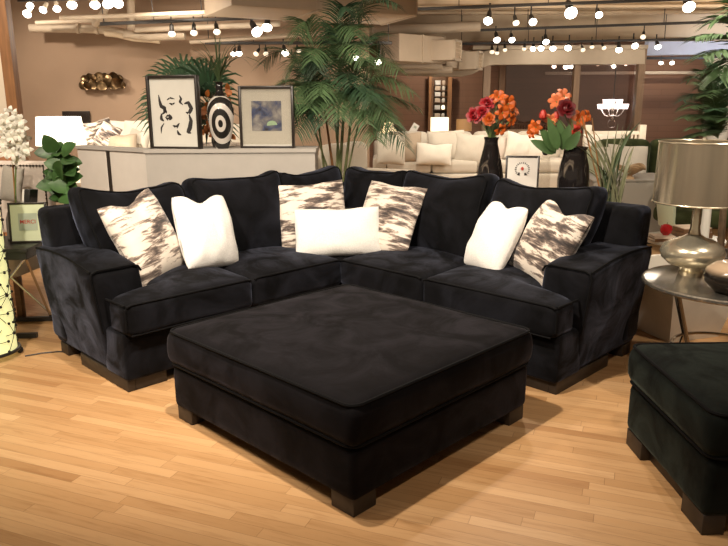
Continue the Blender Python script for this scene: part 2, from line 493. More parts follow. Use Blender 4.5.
# cream partition and its wooden column at far left
p0 = A(18, 80, 6.6)
struct('wall_left', MB().box((p0.x-1.85, 6.66, CZ/2), (3.5, .12, CZ)), 'cream_wall')
struct('trim_1', MB().box((p0.x-.045, 6.57, CZ/2), (.1, .1, CZ), .004), 'column_wood')

# low partition behind the sofa: grey front run, pale panelled return
PT = 1.155
struct('wall_low', MB().box(((-1.86-.415)/2, 6.17, PT/2), (1.86-.415, .42, PT)).box(((-1.86-.415)/2, 6.17, PT-.012), (1.86-.415+.02, .45, .03)), 'partition')
a = Vector((-1.86, 6.0)); b = Vector((A(75, 144, 6.65).x, 6.65)); dr = (b-a).normalized(); ln = (b-a).length
yaw = math.atan2(dr.y, dr.x)
ret = MB()
u1 = ln*.55
for s0, s1 in ((.02, u1-.03), (u1+.03, ln)):
    ret.box(((s0+s1)/2, -.06, (PT-.03)/2), (s1-s0, .09, PT-.03), .006)
o = struct('wall_low_return', ret, 'panel_white'); o.location = (a.x, a.y, 0); o.rotation_euler = (0, 0, yaw)
o = struct('trim_2', MB().box((ln/2, -.06, PT-.012), (ln, .12, .03)), 'partition'); o.location = (a.x, a.y, 0); o.rotation_euler = (0, 0, yaw)
o = struct('trim_3', MB().box((u1, -.04, PT/2-.02), (.07, .04, PT-.05)), 'foot'); o.location = (a.x, a.y, 0); o.rotation_euler = (0, 0, yaw)

# soffit with its curved end, posts and glazing at the back right
YS = 14.2
def P2(u, v, Y=YS): q = A(u, v, Y); return (q.x, q.z)
bot = [(376, 74), (400, 75.5), (434, 75.5), (444, 73.5), (451, 70.5), (458, 66.5), (465, 64.4), (474, 63.8), (645, 64)]
top = [(645, 49), (474, 49.5), (462, 52), (455, 57), (449, 61.5), (440, 63.5), (376, 60)]
sm_ = MB(); tp = list(reversed(top)); tp.insert(1, (400, 60)); tp.insert(2, (434, 63))
bt = [(376, 74), (440, 76), (464, 76), (472, 74.3), (478, 71.2), (483, 67.8), (488, 65.6), (495, 64.6), (645, 64)]
tq = [(376, 62), (440, 66), (464, 66), (472, 60), (478, 55), (483, 52), (488, 50.5), (495, 49.8), (645, 49)]
for k in range(8): sm_.prism([P2(*bt[k]), P2(*bt[k+1]), P2(*tq[k+1]), P2(*tq[k])], YS, YS+.35)
struct('wall_soffit', sm_, 'soffit')
ztop = A(560, 49, YS).z
struct('trim_12', MB().box(((A(474, 49, YS).x+A(645, 49, YS).x)/2, YS+.2, ztop+.03), (A(645, 49, YS).x-A(474, 49, YS).x+.06, .55, .07)), 'soffit')
zs = A(560, 64, YS).z
def post(n, u0, u1, Y, z1, mat, dep=.14):
    x0, x1 = A(u0, 110, Y).x, A(u1, 110, Y).x
    struct(n, MB().box(((x0+x1)/2, Y+dep/2, z1/2), (x1-x0, dep, z1), .004), mat)
post('trim_4', 482.5, 489.5, YS+.06, zs+.06, 'post_wood')
post('trim_5', 572, 578, YS+.06, zs+.02, 'post_wood')
post('trim_6', 635, 642, YS+.02, ztop, 'post_wood')
post('trim_7', 498, 504, 15.2, zs+.1, 'post_wood')
post('trim_8', 447.5, 451.5, 16.6, A(420, 68, 16.6).z, 'column_wood')
post('trim_9', 428.5, 431.5, 16.6, A(405, 68, 16.6).z, 'column_wood')
wx0, wx1, wx2 = A(506, 110, YS).x, A(575, 110, YS).x, A(638, 110, YS).x
zb = A(560, 134, YS).z
for i, (x0, x1) in enumerate(((wx0, wx1-.08), (wx1+.08, wx2-.08))):
    struct('window_%d' % (i+1), MB().box(((x0+x1)/2, YS+.16, (zs+zb)/2), (x1-x0, .012, zs-zb)), 'window_glass')
struct('wall_sill', MB().box(((wx0+wx2)/2-.1, YS+.13, zb/2), (wx2-wx0+.5, .16, zb)), 'dark_wall')
struct('wall_dark', MB().box(((A(506, 110, 17).x+A(640, 110, 17).x)/2, 17.15, 1.3), (A(640, 110, 17).x-A(506, 110, 17).x, .08, 2.6)), 'dark_wall')
# pale horizontal rail at the far wall, and the cool white ceiling bay at right
zr = A(620, 73, 16.9).z
struct('trim_10', MB().box(((A(545, 73, 16.9).x+A(702, 73, 16.9).x)/2, 16.9, zr), (A(702, 73, 16.9).x-A(545, 73, 16.9).x, .08, .07), .02), 'soffit')
zz = A(690, 56, 15.5).z
o = struct('wall_bay', MB().box(((A(646, 50, 15.5).x+A(728, 50, 15.5).x)/2+.9, 15.5, zz+.22), (A(728, 50, 15.5).x-A(646, 50, 15.5).x+1.8, .2, .4)), 'cool_white')
struct('trim_11', MB().box(((A(646, 50, 15.3).x+A(728, 50, 15.3).x)/2+.9, 15.3, A(690, 58, 15.3).z), (A(728, 50, 15.3).x-A(646, 50, 15.3).x+1.8, .1, .05)), 'track_black')

# ceiling beams: long ones across, thin joists along the depth
for i, (Y, w, h) in enumerate(((7.6, .16, .3), (9.3, .16, .22), (10.5, .14, .26), (12.3, .16, .34), (13.4, .2, .3), (15.0, .22, .64), (16.2, .2, .3))):
    struct('trim_%d' % (20+i), MB().box((1.5, Y, CZ-h/2), (23, w*.35, h)).box((1.5, Y, CZ-h+.02), (23, w, .04)), 'ceil_paint')
for i, x in enumerate((-5.4, -4.2, -3.1, -2.0, -.9, .3, 1.4, 2.6, 3.8, 5.0, 6.2, 7.4)):
    struct('trim_%d' % (30+i), MB().box((x, 11.5, CZ-.06), (.06, 11.4, .12)), 'ceil_paint')

# ducts and pipes
def duct_run(name, label, pts, d, mat, seams=True):
    t = thing(name, label, 'air duct', (0, 0, 0))
    for i in range(len(pts)-1):
        p, q = Vector(pts[i]), Vector(pts[i+1]); v = q-p
        mb = MB().box((0, 0, 0), (v.length, d[0], d[1]), .012)
        mb.build('duct_section', mat, t, loc=(p+q)/2, rot=(0, -math.asin(v.z/v.length), math.atan2(v.y, v.x)))
        if seams:
            MB().box((0, 0, 0), (.03, d[0]+.02, d[1]+.02)).build('seam', mat, t, loc=q, rot=(0, 0, math.atan2(v.y, v.x)))
    return t
def grille(parent, c, w, h, rz):
    g = MB()
    for sx in (-1, 1): g.box((sx*(w/2-.02), 0, 0), (.04, .04, h))
    for sz in (-1, 1): g.box((0, 0, sz*(h/2-.02)), (w, .04, .04))
    f = g.build('vent_frame', 'soffit', parent, smooth=False, loc=c, rot=(0, 0, rz))
    MB().box((0, .015, 0), (w-.06, .01, h-.06)).build('vent_opening', 'ceil_dark', f, smooth=False)
    m = MB()
    for k in range(4): m.box((0, 0, -h/2+.05+(h-.1)*(k+.5)/4), (w-.06, .012, .01))
    m.build('vent_slats', 'ceil_paint', f, smooth=False)
# big box duct over the left of the palm
p, q = A(212, 2, 8.6), A(392, 22, 10.2)
t = duct_run('box_duct', 'wide cream box duct above the tall palm, leaving the frame at the top', [(A(215, 0, 8.6).x, 8.7, 2.86), (A(300, 15, 9.2).x, 9.2, 2.86), (A(398, 15, 9.7).x, 9.7, 2.86)], (1.1, .5), 'duct')
# stepped ducts with grilles right of the palm
p, q = A(389, 48, 12.4), A(434, 51, 13.2)
t = duct_run('vented_duct', 'cream duct with open end grille right of the palm, the larger of two', [p, (p+q)/2, q], (.5, .45), 'duct')
e = A(443, 51, 12.9); MB().box((0, 0, 0), (.5, .42, .34), .01).build('duct_section', 'duct', t, loc=e, rot=(0, 0, -.42))
grille(t, e+Vector((.245, -.11, 0)), .42, .36, 1.15)
p, q = A(440, 58, 13.6), A(462, 61, 13.9)
t = duct_run('vented_duct', 'small cream duct with white vent frame at the curved soffit end', [p, q], (.4, .34), 'duct')
e = A(470, 61, 13.6); MB().box((0, 0, 0), (.34, .36, .32), .01).build('duct_section', 'duct', t, loc=e, rot=(0, 0, -.42))
grille(t, e+Vector((.172, -.078, 0)), .36, .34, 1.15)
for i, (u0, v0, u1, v1) in enumerate(((384, 60, 434, 60), (396, 65, 442, 65.5), (404, 70, 452, 69.5))):
    p, q = A(u0, v0, 12.9+i*.25), A(u1, v1, 12.9+i*.25)
    tag(MB().tube([p, q], .07, 10).build('ceiling_pipe', 'duct'), ['cream pipe under the vented duct, topmost of three', 'cream pipe under the vented duct, middle of three', 'cream pipe under the vented duct, lowest of three'][i], 'pipe', 'pipes below the vented duct')
p, q = A(372, 30, 13), A(480, 26, 13)
tag(MB().tube([p, A(440, 28, 13), q], .09, 12).build('ceiling_pipe', 'duct'), 'thick cream pipe crossing the ceiling above the vented duct', 'pipe')
# pipes along the tan wall
pts = [A(30, 28, 11), A(75, 28.5, 11), A(100, 29.5, 11)]
t = thing('ceiling_pipe', 'thick cream insulated pipe along the top of the tan wall', 'pipe')
mb = MB().tube(pts, .06, 12); mb.build('pipe_run', 'duct', t)
MB().tube([A(98, 29, 11), A(112, 31, 11), A(128, 33.5, 11)], .062, 12).build('elbow', 'duct', t)
MB().tube([A(124, 34, 10.9), A(150, 37, 10.9), A(185, 35.5, 10.9)], .058, 12).build('pipe_run', 'duct', t)
MB().tube([A(105, 33.5, 10.95), A(118, 35, 10.95), A(132, 38.5, 10.95), A(160, 41, 10.95)], .04, 8).build('pipe_run', 'ceil_paint', t)
for u, v in ((78, 28.5), (97, 29.3), (126, 34), (152, 36.5)):
    MB().tube([A(u, v, 10.95)-Vector((.02, 0, 0)), A(u, v, 10.95)+Vector((.02, 0, 0))], .075, 12).build('collar', 'duct', t)
for i, (p, q, r, lab) in enumerate((
    ((36, 23, 10.6), (300, 10, 10.6), .032, 'upper thin cream pipe above the insulated pipe at left'),
    ((60, 18, 10.0), (330, 8, 10.0), .03, 'cream conduit rising to the right above the left track'),
    ((135, 30, 10.8), (280, 24, 10.8), .04, 'cream pipe behind the second row of track lights'),
    ((190, 42, 11.2), (330, 33, 11.2), .035, 'cream pipe low over the tan wall near the palm'))):
    tag(MB().tube([A(*p), A(*q)], r, 10).build('ceiling_pipe', 'duct'), lab, 'pipe')
tag(MB().tube([A(108, 0, 10.3), A(104, 12, 10.3), A(95, 24, 10.6)], .05, 10).build('ceiling_pipe', 'duct'), 'slanting cream drop pipe left of the bright lamps', 'pipe')
tag(MB().tube([A(131, 0, 10.4), A(131, 30, 10.4)], .055, 10).build('ceiling_pipe', 'duct'), 'upright cream drop pipe right of the bright lamps', 'pipe')

# ------------------------------------------------------------------ track lights
def rail(p, q, lab):
    p, q = Vector(p), Vector(q); v = q-p
    t = thing('track_rail', lab, 'track', (p+q)/2, rot=(0, -math.asin(v.z/v.length), math.atan2(v.y, v.x)))
    MB().box((0, 0, 0), (v.length, .04, .045), .004).build('rail', 'track_black', t)
    for k in range(5):
        x = v.length*(k/4-.5)*.96
        MB().box((x, 0, (CZ-t.location.z)/2), (.012, .012, CZ-t.location.z)).build('hanger_rod', 'track_black', t)
    return t
def head_proto(on, white=False, size=1.0):
    t = thing('track_light', '', 'track light')
    MB().tube([(0, 0, .0), (0, 0, -.09*size)], .012, 6).build('stem', 'track_black', t)
    hous = MB().lathe([(.02, 0), (.03, -.02), (.036, -.1), (.046, -.13), (.052, -.135), (.048, -.125)], 14)
    h = hous.build('housing', 'white_trim' if white else 'track_black', t, loc=(0, 0, -.07*size))
    b = MB().ball((0, 0, -.135), (.056, .056, .045), 12).build('bulb', 'bulb' if on else 'bulb_dim', h)
    h.scale = (size, size, size)
    return t
protos = {}
used = set()
def head(pt, on, lab, tilt, az, size=1.0, white=False, group=None):
    k = (on, white)
    if k not in protos: protos[k] = head_proto(on, white)
    t = protos[k] if k not in used else dup(protos[k])
    used.add(k)
    t.location = pt; t.rotation_euler = (0, 0, 0)
    t['label'] = lab; t['group'] = group
    for c in t.children:
        if c.name.startswith('housing'):
            c.rotation_euler = (tilt, 0, az); c.scale = (size,)*3; c.location = (0, 0, -.07*size)
        else: c.scale = (size,)*3
    return t
ORD = ['leftmost', 'second', 'third', 'fourth', 'fifth', 'sixth', 'seventh', 'eighth', 'ninth', 'tenth', 'eleventh', 'twelfth', 'thirteenth', 'fourteenth', 'fifteenth']
def row(rowname, Y0, Y1, u0, v0, u1, v1, heads, group, relab, white=False):
    p, q = A(u0, v0, Y0), A(u1, v1, Y1)
    rail(p, q, relab)
    for i, (u, v, on, sz) in enumerate(heads):
        f = (u-u0)/(u1-u0); Y = Y0+(Y1-Y0)*f
        b = A(u, v, Y); top = p+(q-p)*((b.x-p.x)/(q.x-p.x))
        drop = max(.12, top.z-b.z)
        dx = 0
        tilt = rnd.uniform(-.7, .2); az = rnd.choice([.5, -.5, .9, -.9, .2])
        # place the stem so that the bulb comes down where it hangs
        size = sz*.85
        R = Euler((tilt, 0, az)).to_matrix() @ Vector((0, 0, -.135*size))
        root = b - R - Vector((0, 0, -.07*size))
        h = head(root, on, '%s %s track light head from the left on %s' % ('glowing' if on else 'dim', ORD[i] if i else 'leftmost', rowname) if i else '%s leftmost track light head on %s' % ('glowing' if on else 'dim', rowname), tilt, az, size, white, group)
        for c in h.children:
            if c.name.startswith('stem'):
                L0 = .09*size; need = max(.03, top.z-root.z)
                c.location = (0, 0, need); c.scale = (size, size, (need+.07*size)/.09)
row('the nearest track at top right', 11.4, 11.0, 364, 11, 740, -3,
    [(488, 21, 1, 1.45), (516, 23, 0, 1.1), (533, 22, 1, 1.25), (571, 13, 1, 2.0), (599, 15, 1, 1.15), (689, 7, 1, 1.9)], 'track lights on the nearest right track', 'black track rail nearest the camera at top right')
row('the second track from the top right', 13.1, 12.6, 456, 31, 740, 21,
    [(497, 40, 1, 1.25), (512, 40, 1, 1.15), (546, 42, 1, 1.2), (643, 37, 0, 1.0)], 'track lights on the second right track', 'black track rail second from the top at right')
row('the track just above the soffit', 14.0, 13.6, 456, 44, 740, 38,
    [(492, 52, 0, 1.0), (497, 53, 0, .9), (505, 50, 0, .9), (524, 49, 0, .9), (533, 49, 1, 1.1), (541, 48.5, 1, 1.2), (553, 48.5, 1, 1.2), (568, 48, 1, 1.3), (583, 50, 0, .9), (592, 47, 0, .9), (604, 48, 0, .9), (619, 50, 1, 1.3), (635, 46, 1, 1.3), (658, 47, 1, 1.2)], 'track lights on the track above the soffit', 'black track rail just above the curved soffit')
row('the low track behind the soffit', 16.0, 16.0, 530, 55, 700, 54,
    [(554, 66.5, 1, 1.0), (566, 67, 1, 1.3), (571, 66.5, 1, 1.2), (598, 64.5, 0, .9), (626, 64, 1, .9), (661, 63, 1, 1.0), (672, 63, 1, 1.0)], 'track lights behind the soffit', 'black track rail behind and below the soffit')
row('the upper left track', 9.6, 9.3, 18, 0, 130, -3,
    [(27, 14, 1, 1.15), (30, 6, 1, 1.0), (43, 10, 1, 1.0), (57, 9, 1, 1.0), (72, 5, 1, 1.3), (95, 5, 1, 1.3), (108, 4, 1, 1.4), (118, 3.5, 1, 1.4)], 'track lights on the upper left track', 'black track rail at the upper left corner', True)
row('the middle left track', 10.0, 10.6, 100, 24, 300, 16,
    [(172, 34, 0, 1.15), (194, 33, 0, 1.1), (217, 32, 0, 1.1), (257, 32, 1, 1.6), (267, 27.5, 1, 1.5)], 'track lights on the middle left track', 'black track rail in front of the pipes at left')
row('the low track on the tan wall', 11.2, 11.2, 205, 43, 392, 43,
    [(233, 54, 1, .8), (239, 53.5, 1, 1.0), (256, 54, 0, .9), (266, 54, 0, .9), (285.5, 53, 1, 1.2), (299, 51, 0, .8), (356, 58, 1, 1.0), (378, 62, 1, 1.1)], 'track lights on the low left track', 'black track rail low over the tan wall')
# ------------------------------------------------------------------ the sectional
SC = Vector((-.16, 4.60, 0)); LL, LR, DEP = 1.578, 1.663, .95
sofa = thing('sectional_sofa', 'black velvet L-shaped sectional sofa piled with patterned and white pillows', 'sofa', SC, -PI/4)
# local frame: the right wing runs along +x with its back at +y, the left wing along -y with its back at -x
class W:                      # maps (along, depth, z) of a wing into the sofa frame
    def __init__(s, side): s.side = side
    def p(s, l, b, z): return Vector((l, b, z)) if s.side == 'r' else Vector((-b, -l, z))
    def X(s): return Matrix.Identity(4) if s.side == 'r' else Matrix(((0, -1, 0, 0), (-1, 0, 0, 0), (0, 0, 1, 0), (0, 0, 0, 1)))
def wing_box(mb, w, l0, l1, b0, b1, z0, z1, r, **k):
    m = MB().box(((l0+l1)/2, (b0+b1)/2, (z0+z1)/2), (l1-l0, b1-b0, z1-z0), r, **k)
    X = w.X(); mb.add([X @ Vector(v) for v in m.v], m.f); return mb
def dense(pts, step=.05):
    out = []
    for i, p in enumerate(pts):
        a, b = Vector(p), Vector(pts[(i+1) % len(pts)]); k = max(1, int((b-a).length/step))
        out += [a.lerp(b, j/k) for j in range(k)]
    return out
def lumps(seed, amp, sc=3.0):
    def fn(w):
        d = noise.noise_vector(Vector((w.x*sc+seed, w.y*sc, w.z*sc)))
        return w + d*amp
    return fn
for side, LE, FL in (('l', LL, .085), ('r', LR, .075)):
    w = W(side); X = w.X()
    b = MB(); wing_box(b, w, .0, LE-.03, .06, DEP, .065, .335, .025); wing_box(b, w, LE-.5, LE+.004, .0, .26, .065, .335, .022)
    wing_box(b, w, .0, LE-.46, .0, .2, .065, .335, .022)
    b.build('base', 'velvet', sofa)
    # plinth-like wooden feet
    for (l0, l1, b0, b1) in ((LE-.05, LE-.004, .02, .62), (LE-.24, LE-.05, .02, .1), (LE-.1, LE-.01, DEP-.13, DEP-.02), (.02, .12, .03, .13)):
        m = MB(); wing_box(m, w, l0, l1, b0, b1, 0, .075, .004, seg=1, n=1); m.build('foot', 'foot', sofa)
    # arm: flared outwards, front set back behind the wrapping seat cushion
    def arm_fn(v, LE=LE, FL=FL):
        z = v.z+.31+.03
        t = max(0, (z-.1)/.6)
        v = v.copy(); v.x += FL*t
        yy = (v.y+.39)/.78
        v.z += (.035*yy if v.z > .15 else 0) + (.03*math.sin(PI*min(1, max(0, yy))) if v.z > .2 else 0)
        if v.z > .2: v.z += .03*max(0, -v.x/.15) * .4
        return v
    am = MB(); wing_box(am, w, LE-.3, LE, .2, .98, .066, .655, .045, fn=arm_fn)
    arm = am.build('arm', 'velvet', sofa)
    # welt along the front outline and the outer top edge of the arm
    zc = .365; cen = ((LE-.15), .59)
    def armpt(x, y, z): 
        q = arm_fn(Vector((x-cen[0], y-cen[1], z-zc))); return w.p(q.x+cen[0], q.y+cen[1], q.z+zc)
    path = [armpt(LE-.002, .205, .3), armpt(LE-.002, .205, .5), armpt(LE-.002, .205, .6), armpt(LE-.016, .205, .642), armpt(LE-.05, .205, .655), armpt(LE-.15, .205, .656), armpt(LE-.25, .205, .655), armpt(LE-.285, .205, .64), armpt(LE-.297, .207, .61)]
    MB().tube(path, .0065, 6).build('welt', 'welt', arm)
    MB().tube([armpt(LE-.016, .22+.74*i/8, .644) for i in range(9)], .0065, 6).build('welt', 'welt', arm)
    # back frame
    bk = MB(); wing_box(bk, w, -.0, LE+.02, .76, DEP+.03, .1, .925, .05, fn=lambda v: Vector((v.x, v.y+.05*max(0, v.z)/.4, v.z)))
    bk.build('back_frame', 'velvet', sofa)
    # seat cushions
    def seat(l0, l1, b0, b1, ext=None, seed=0):
        m = MB(); ln = lumps(seed, .006); wd = l1-l0; ee = (ext[1] if ext else l1)-l0
        def fn(v, bc=(b0+b1)/2):
            o = Vector(v); x = v.x+wd/2
            if ext:
                q = min(1, max(0, (v.y+bc-.15)/.05)); q = q*q*(3-2*q)
                edge = ee*(1-q)+wd*q
                if x > wd*.3: x = wd*.3+(x-wd*.3)*(edge-wd*.3)/(wd*.7)
                o.x = x-wd/2
            return ln(o)
        wing_box(m, w, l0, l1, b0, b1, .318, .506, .04, crown=.05, fn=fn, n=22 if ext else 9)
        c = m.build('seat_cushion', 'velvet', sofa)
        e1 = ext[1] if ext else l1
        MB().tube([w.p(l, b0+.008, .500 if abs(l-l0) > .03 and abs(l-e1) > .03 else .492) for l in [l0+.012]+[l0+.04+(e1-l0-.08)*i/8 for i in range(9)]+[e1-.012]], .0065, 6).build('welt', 'welt', c)
        MB().tube([w.p(l, b0+.008, .33) for l in [l0+.03+(e1-l0-.06)*i/6 for i in range(7)]], .0055, 6).build('welt', 'welt', c)
        if ext:
            MB().tube([w.p(e1-.008, b, .497) for b in (b0+.02, .05, .1, .16, .19)], .0065, 6).build('welt', 'welt', c)
            MB().tube([w.p(e1-.006, b0+.012, z) for z in (.48, .42, .36)], .005, 6).build('welt', 'welt', c)
        return c
    S1 = .755
    seat(.012, S1-.004, -.035, .8, seed=3 if side == 'l' else 9)
    seat(S1+.004, LE-.292, -.045, .8, ext=(LE-.33, LE+.005), seed=14 if side == 'l' else 21)
    # back cushions, leaning on the frame
    def backc(l0, l1, b, seed, ztop=1.045, lean=.2, dl=0, sh=0):
        wd, th, ht = l1-l0, .24, .6
        def warp(v):
            u = v.x/(wd/2); q = v.z/(ht/2); s = v.y/(th/2)
            puff = max(0, 1-u*u)*max(0, 1-q*q)
            o = Vector(v)
            o.y += .05*puff*s
            if q > 0:
                o.y *= 1-.22*q*q
                o.z += (-.046*(1-u*u) + .02*max(0, abs(u)-.7)/.3)*q
            o.x *= 1+.03*q*abs(u)
            d = noise.noise_vector(Vector((v.x*4+seed, v.y*3, v.z*4)))
            o = o + d*.026
            o.x += sh*q
            return o
        fn = warp
        m = MB().box((0, 0, 0), (wd, th, ht), .085, fn=fn, n=9, seg=4)
        Rm = Matrix.Translation(((l0+l1)/2+dl, b, ztop-ht/2)) @ Matrix.Rotation(-lean, 4, 'X')
        m.v = [X @ (Rm @ Vector(v)) for v in m.v]
        c = m.build('back_cushion', 'velvet', sofa)
        # welt round the front face of the cushion
        ol = []
        for (x, y, z) in dense(rim(wd-.03, ht-.03, 0, .07, 5)):
            ol.append(X @ (Rm @ warp(Vector((x, -th/2+.03, y)))))
        MB().loop(ol, .0055, 5).build('welt', 'welt', c)
    k = 0 if side == 'l' else 50
    backc(S1-.01, 1.44, .66, k+1, 1.06, dl=.01, sh=.05)
    backc(.005, S1-.015, .66, k+2, 1.07)
    backc(-.62, -.005, .67, k+3, 1.06)
# corner piece
cb = MB().box((-.475, .475, .205), (.95, .95, .26), .035); cb.build('base', 'velvet', sofa)
m = MB().box((-.38, .38, .4125), (.77, .77, .175), .045, crown=.03, fn=lumps(33, .006)); m.build('seat_cushion', 'velvet', sofa)
m = MB().box((-.5, .86, .5), (1.0, .22, .77), .07); m.box((-.86, .5, .5), (.22, 1.0, .77), .07); m.build('back_frame', 'velvet', sofa)
for x, y in ((-.88, .88), (-.88, .08), (-.08, .88)):
    MB().box((x, y, .0425), (.1, .1, .085), .006).build('foot', 'foot', sofa)

# ------------------------------------------------------------------ ottomans
def ottoman(label, loc, rz, w, d, mat, ztop=.47, zc=.285, zb=.068, feet=None, seed=0, tint=None):
    t = thing('ottoman', label, 'ottoman', loc, rz)
    MB().box((0, 0, (zb+zc)/2), (w, d, zc-zb), .03, n=8, fn=lumps(seed, .005)).build('base', mat, t)
    cr = .022
    def fn(v, h=(ztop-zc)/2):
        dd = noise.noise_vector(Vector((v.x*2.5+seed, v.y*2.5, v.z*2.5)))
        bul = .012*(1-(v.z/h)**2) if abs(v.z) < h else 0
        o = Vector((v.x*(1+bul/w*2), v.y*(1+bul/d*2), v.z))
        return o + dd*.006
    c = MB().box((0, 0, (zc+ztop)/2), (w+.015, d+.015, ztop-zc), .045, crown=cr, n=14, fn=fn).build('seat_cushion', mat, t)
    MB().loop(rim(w+.008, d+.008, ztop-.010, .05), .0075, 6).build('welt', 'welt', c)
    MB().loop(rim(w+.008, d+.008, zc+.012, .05), .007, 6).build('welt', 'welt', c)
    for (x, y, sx, sy) in feet:
        MB().box((x, y, zb/2+.003), (sx, sy, zb+.006), .004, seg=1, n=1).build('foot', 'foot', t)
    return t
ow, od = 1.214, 1.267; oy = .7966
oc = Vector((-.043, 2.298, 0)) + Vector((math.cos(oy), math.sin(oy), 0))*ow/2 + Vector((-math.sin(oy), math.cos(oy), 0))*od/2
fx, fy = ow/2-.075, od/2-.075
ottoman('large square black velvet ottoman standing alone on the open wood floor', oc, oy, ow, od, 'velvet_ott',
        feet=[(sx*fx, sy*fy, .125, .125) for sx in (-1, 1) for sy in (-1, 1)], seed=4)
w2, d2 = 1.15, .72
ottoman('dark green-black velvet ottoman cut off by the right edge of the photo', (1.2+w2/2, 2.2+d2/2, 0), 0.02, w2, d2, 'velvet_green', ztop=.485, zc=.30, zb=.075,
        feet=[(-w2/2+.05, -d2/2+.09, .085, .16), (-w2/2+.05, d2/2-.09, .085, .16), (w2/2-.05, -d2/2+.09, .085, .16), (w2/2-.05, d2/2-.09, .085, .16), (-w2/2+.065, 0, .03, .5)], seed=8)

# ------------------------------------------------------------------ throw pillows
def pillow(name, label, pos, rz, lean, roll, w, h, t, mat, chop=0, seed=0, group='throw pillows on the sectional', welt=None, wrinkle=.006, cat='pillow', rnd_=.03):
    n = 26; vs = []; fs = []
    for side in (-1, 1):
        for i in range(n+1):
            for j in range(n+1):
                u = math.sin((-1+2*i/n)*PI/2); v = math.sin((-1+2*j/n)*PI/2)
                th = t/2*max(0, (1-abs(u)**2.4))**.55*max(0, (1-abs(v)**2.4))**.55
                cq = 1-rnd_*abs(u*v)**3
                x = u*w/2*(1-.05*(1-v*v)*abs(u))*cq; z = v*h/2*(1-.05*(1-u*u)*abs(v))*cq
                if chop:
                    kx = math.exp(-(u/.42)**2)*max(0, (v+.6)/1.6)**2
                    z -= chop*kx; th *= 1-.35*kx
                d = noise.noise_vector(Vector((x*9+seed, z*9, side*1.3)))
                e = noise.noise(Vector((x*22+seed, z*7, side)))
                k = min(1, th/(t/2)*1.6)
                vs.append((x+d.x*wrinkle, side*th + (d.y*wrinkle*1.6+e*wrinkle*.9)*k, z+d.z*wrinkle))
    N = (n+1)**2
    for s in (0, 1):
        for i in range(n):
            for j in range(n):
                q = (s*N+i*(n+1)+j, s*N+(i+1)*(n+1)+j, s*N+(i+1)*(n+1)+j+1, s*N+i*(n+1)+j+1)
                fs.append(q if s == 0 else tuple(reversed(q)))
    m = MB().add(vs, fs)
    o = m.build(name, mat, None)
    bm = bmesh.new(); bm.from_mesh(o.data); bmesh.ops.remove_doubles(bm, verts=bm.verts, dist=.0008); bmesh.ops.recalc_face_normals(bm, faces=bm.faces); bm.to_mesh(o.data); bm.free()
    R = Matrix.Rotation(rz, 4, 'Z') @ Matrix.Rotation(-lean, 4, 'X') @ Matrix.Rotation(roll, 4, 'Y')
    o.location = pos; o.rotation_euler = R.to_euler()
    tag(o, label, cat, group); 
    return o
R_ = math.radians
pillow('throw_pillow', 'brown brushstroke pillow leaning on the left arm, beside the upright white one', A(146, 238, 4.10), R_(62), R_(24), R_(-10), .46, .55, .21, 'brush1', .05, 1)
pillow('throw_pillow', 'white plush pillow with a dented top on the left wing of the sofa', A(206, 231, 4.30), R_(50), R_(22), R_(4), .42, .50, .2, 'whitefur', .055, 2, rnd_=.1)
pillow('throw_pillow', 'brown brushstroke pillow behind the left end of the white lumbar pillow', A(313, 216, 4.96), R_(16), R_(16), R_(-3), .52, .50, .15, 'brush2', .01, 3)
pillow('throw_pillow', 'brown brushstroke pillow behind the right end of the white lumbar pillow', A(388, 217.5, 4.82), R_(-33), R_(28), R_(4), .48, .52, .16, 'brush3', .012, 4)
pillow('throw_pillow', 'white plush oblong lumbar pillow lying in front in the sofa corner', A(338, 232, 4.72), R_(6), R_(20), R_(-1), .62, .355, .18, 'whitefur', .012, 5, rnd_=.06)
pillow('throw_pillow', 'white plush pillow seen edge-on on the right wing of the sofa', A(495, 237, 4.22), R_(-62), R_(29), R_(1), .37, .48, .21, 'whitefur', .035, 6, rnd_=.1)
pillow('throw_pillow', 'brown brushstroke pillow with peaked top leaning by the right arm', A(549, 242, 4.0), R_(-60), R_(25), R_(13), .42, .50, .2, 'brush4', .06, 7)
# ------------------------------------------------------------------ plants
def bez(p0, p1, p2, n):
    p0, p1, p2 = Vector(p0), Vector(p1), Vector(p2)
    return [p0*(1-t)**2 + p1*2*t*(1-t) + p2*t*t for t in [i/n for i in range(n+1)]]
def feather(p0, ctrl, tip, leaf, n=22, w=.011, mat='leaf', parent=None, seed=0, start=.22, droop=.35, rw=.006, name='frond'):
    r = random.Random(seed); cl = bez(p0, ctrl, tip, n+6)
    m = MB().tube(cl, [rw*(1-.75*i/len(cl)) for i in range(len(cl))], 5)
    k = len(cl)
    plane = (Vector(tip)-Vector(p0)).cross(Vector(ctrl)-Vector(p0))
    if plane.length < 1e-5: plane = Vector((1, 0, 0))
    plane.normalize()
    for i in range(int(k*start), k):
        t = (cl[min(i+1, k-1)]-cl[i-1]).normalized(); f = (i/k-start)/(1-start)
        ln = leaf*(.45+.9*math.sin(PI*min(1, .18+.8*f)))*r.uniform(.85, 1.12)
        for s in (-1, 1):
            d = (t*.75 + plane*s*.85 + Vector((r.uniform(-.1, .1), r.uniform(-.1, .1), r.uniform(-.1, .1)))).normalized()
            a = cl[i]; b = a+d*ln*.5+Vector((0, 0, -droop*ln*.12)); c = a+d*ln*.93+Vector((0, 0, -droop*ln*.55))
            m.strip([a, a+d*ln*.2, b, c], [w*.5, w, w*.85, .0008], t.cross(d).cross(d))
    return m.build(name, mat, parent)
def pot(parent, c, r, h, mat='pot'):
    p = MB().lathe([(r*.72, 0), (r*.8, h*.3), (r, h*.93), (r*1.04, h*.95), (r*1.04, h), (r*.93, h), (r*.92, h*.92)], 24, c).build('pot', mat, parent)
    MB().lathe([(.001, h*.9), (r*.92, h*.9)], 20, c).build('soil', 'soil', p)
    return p

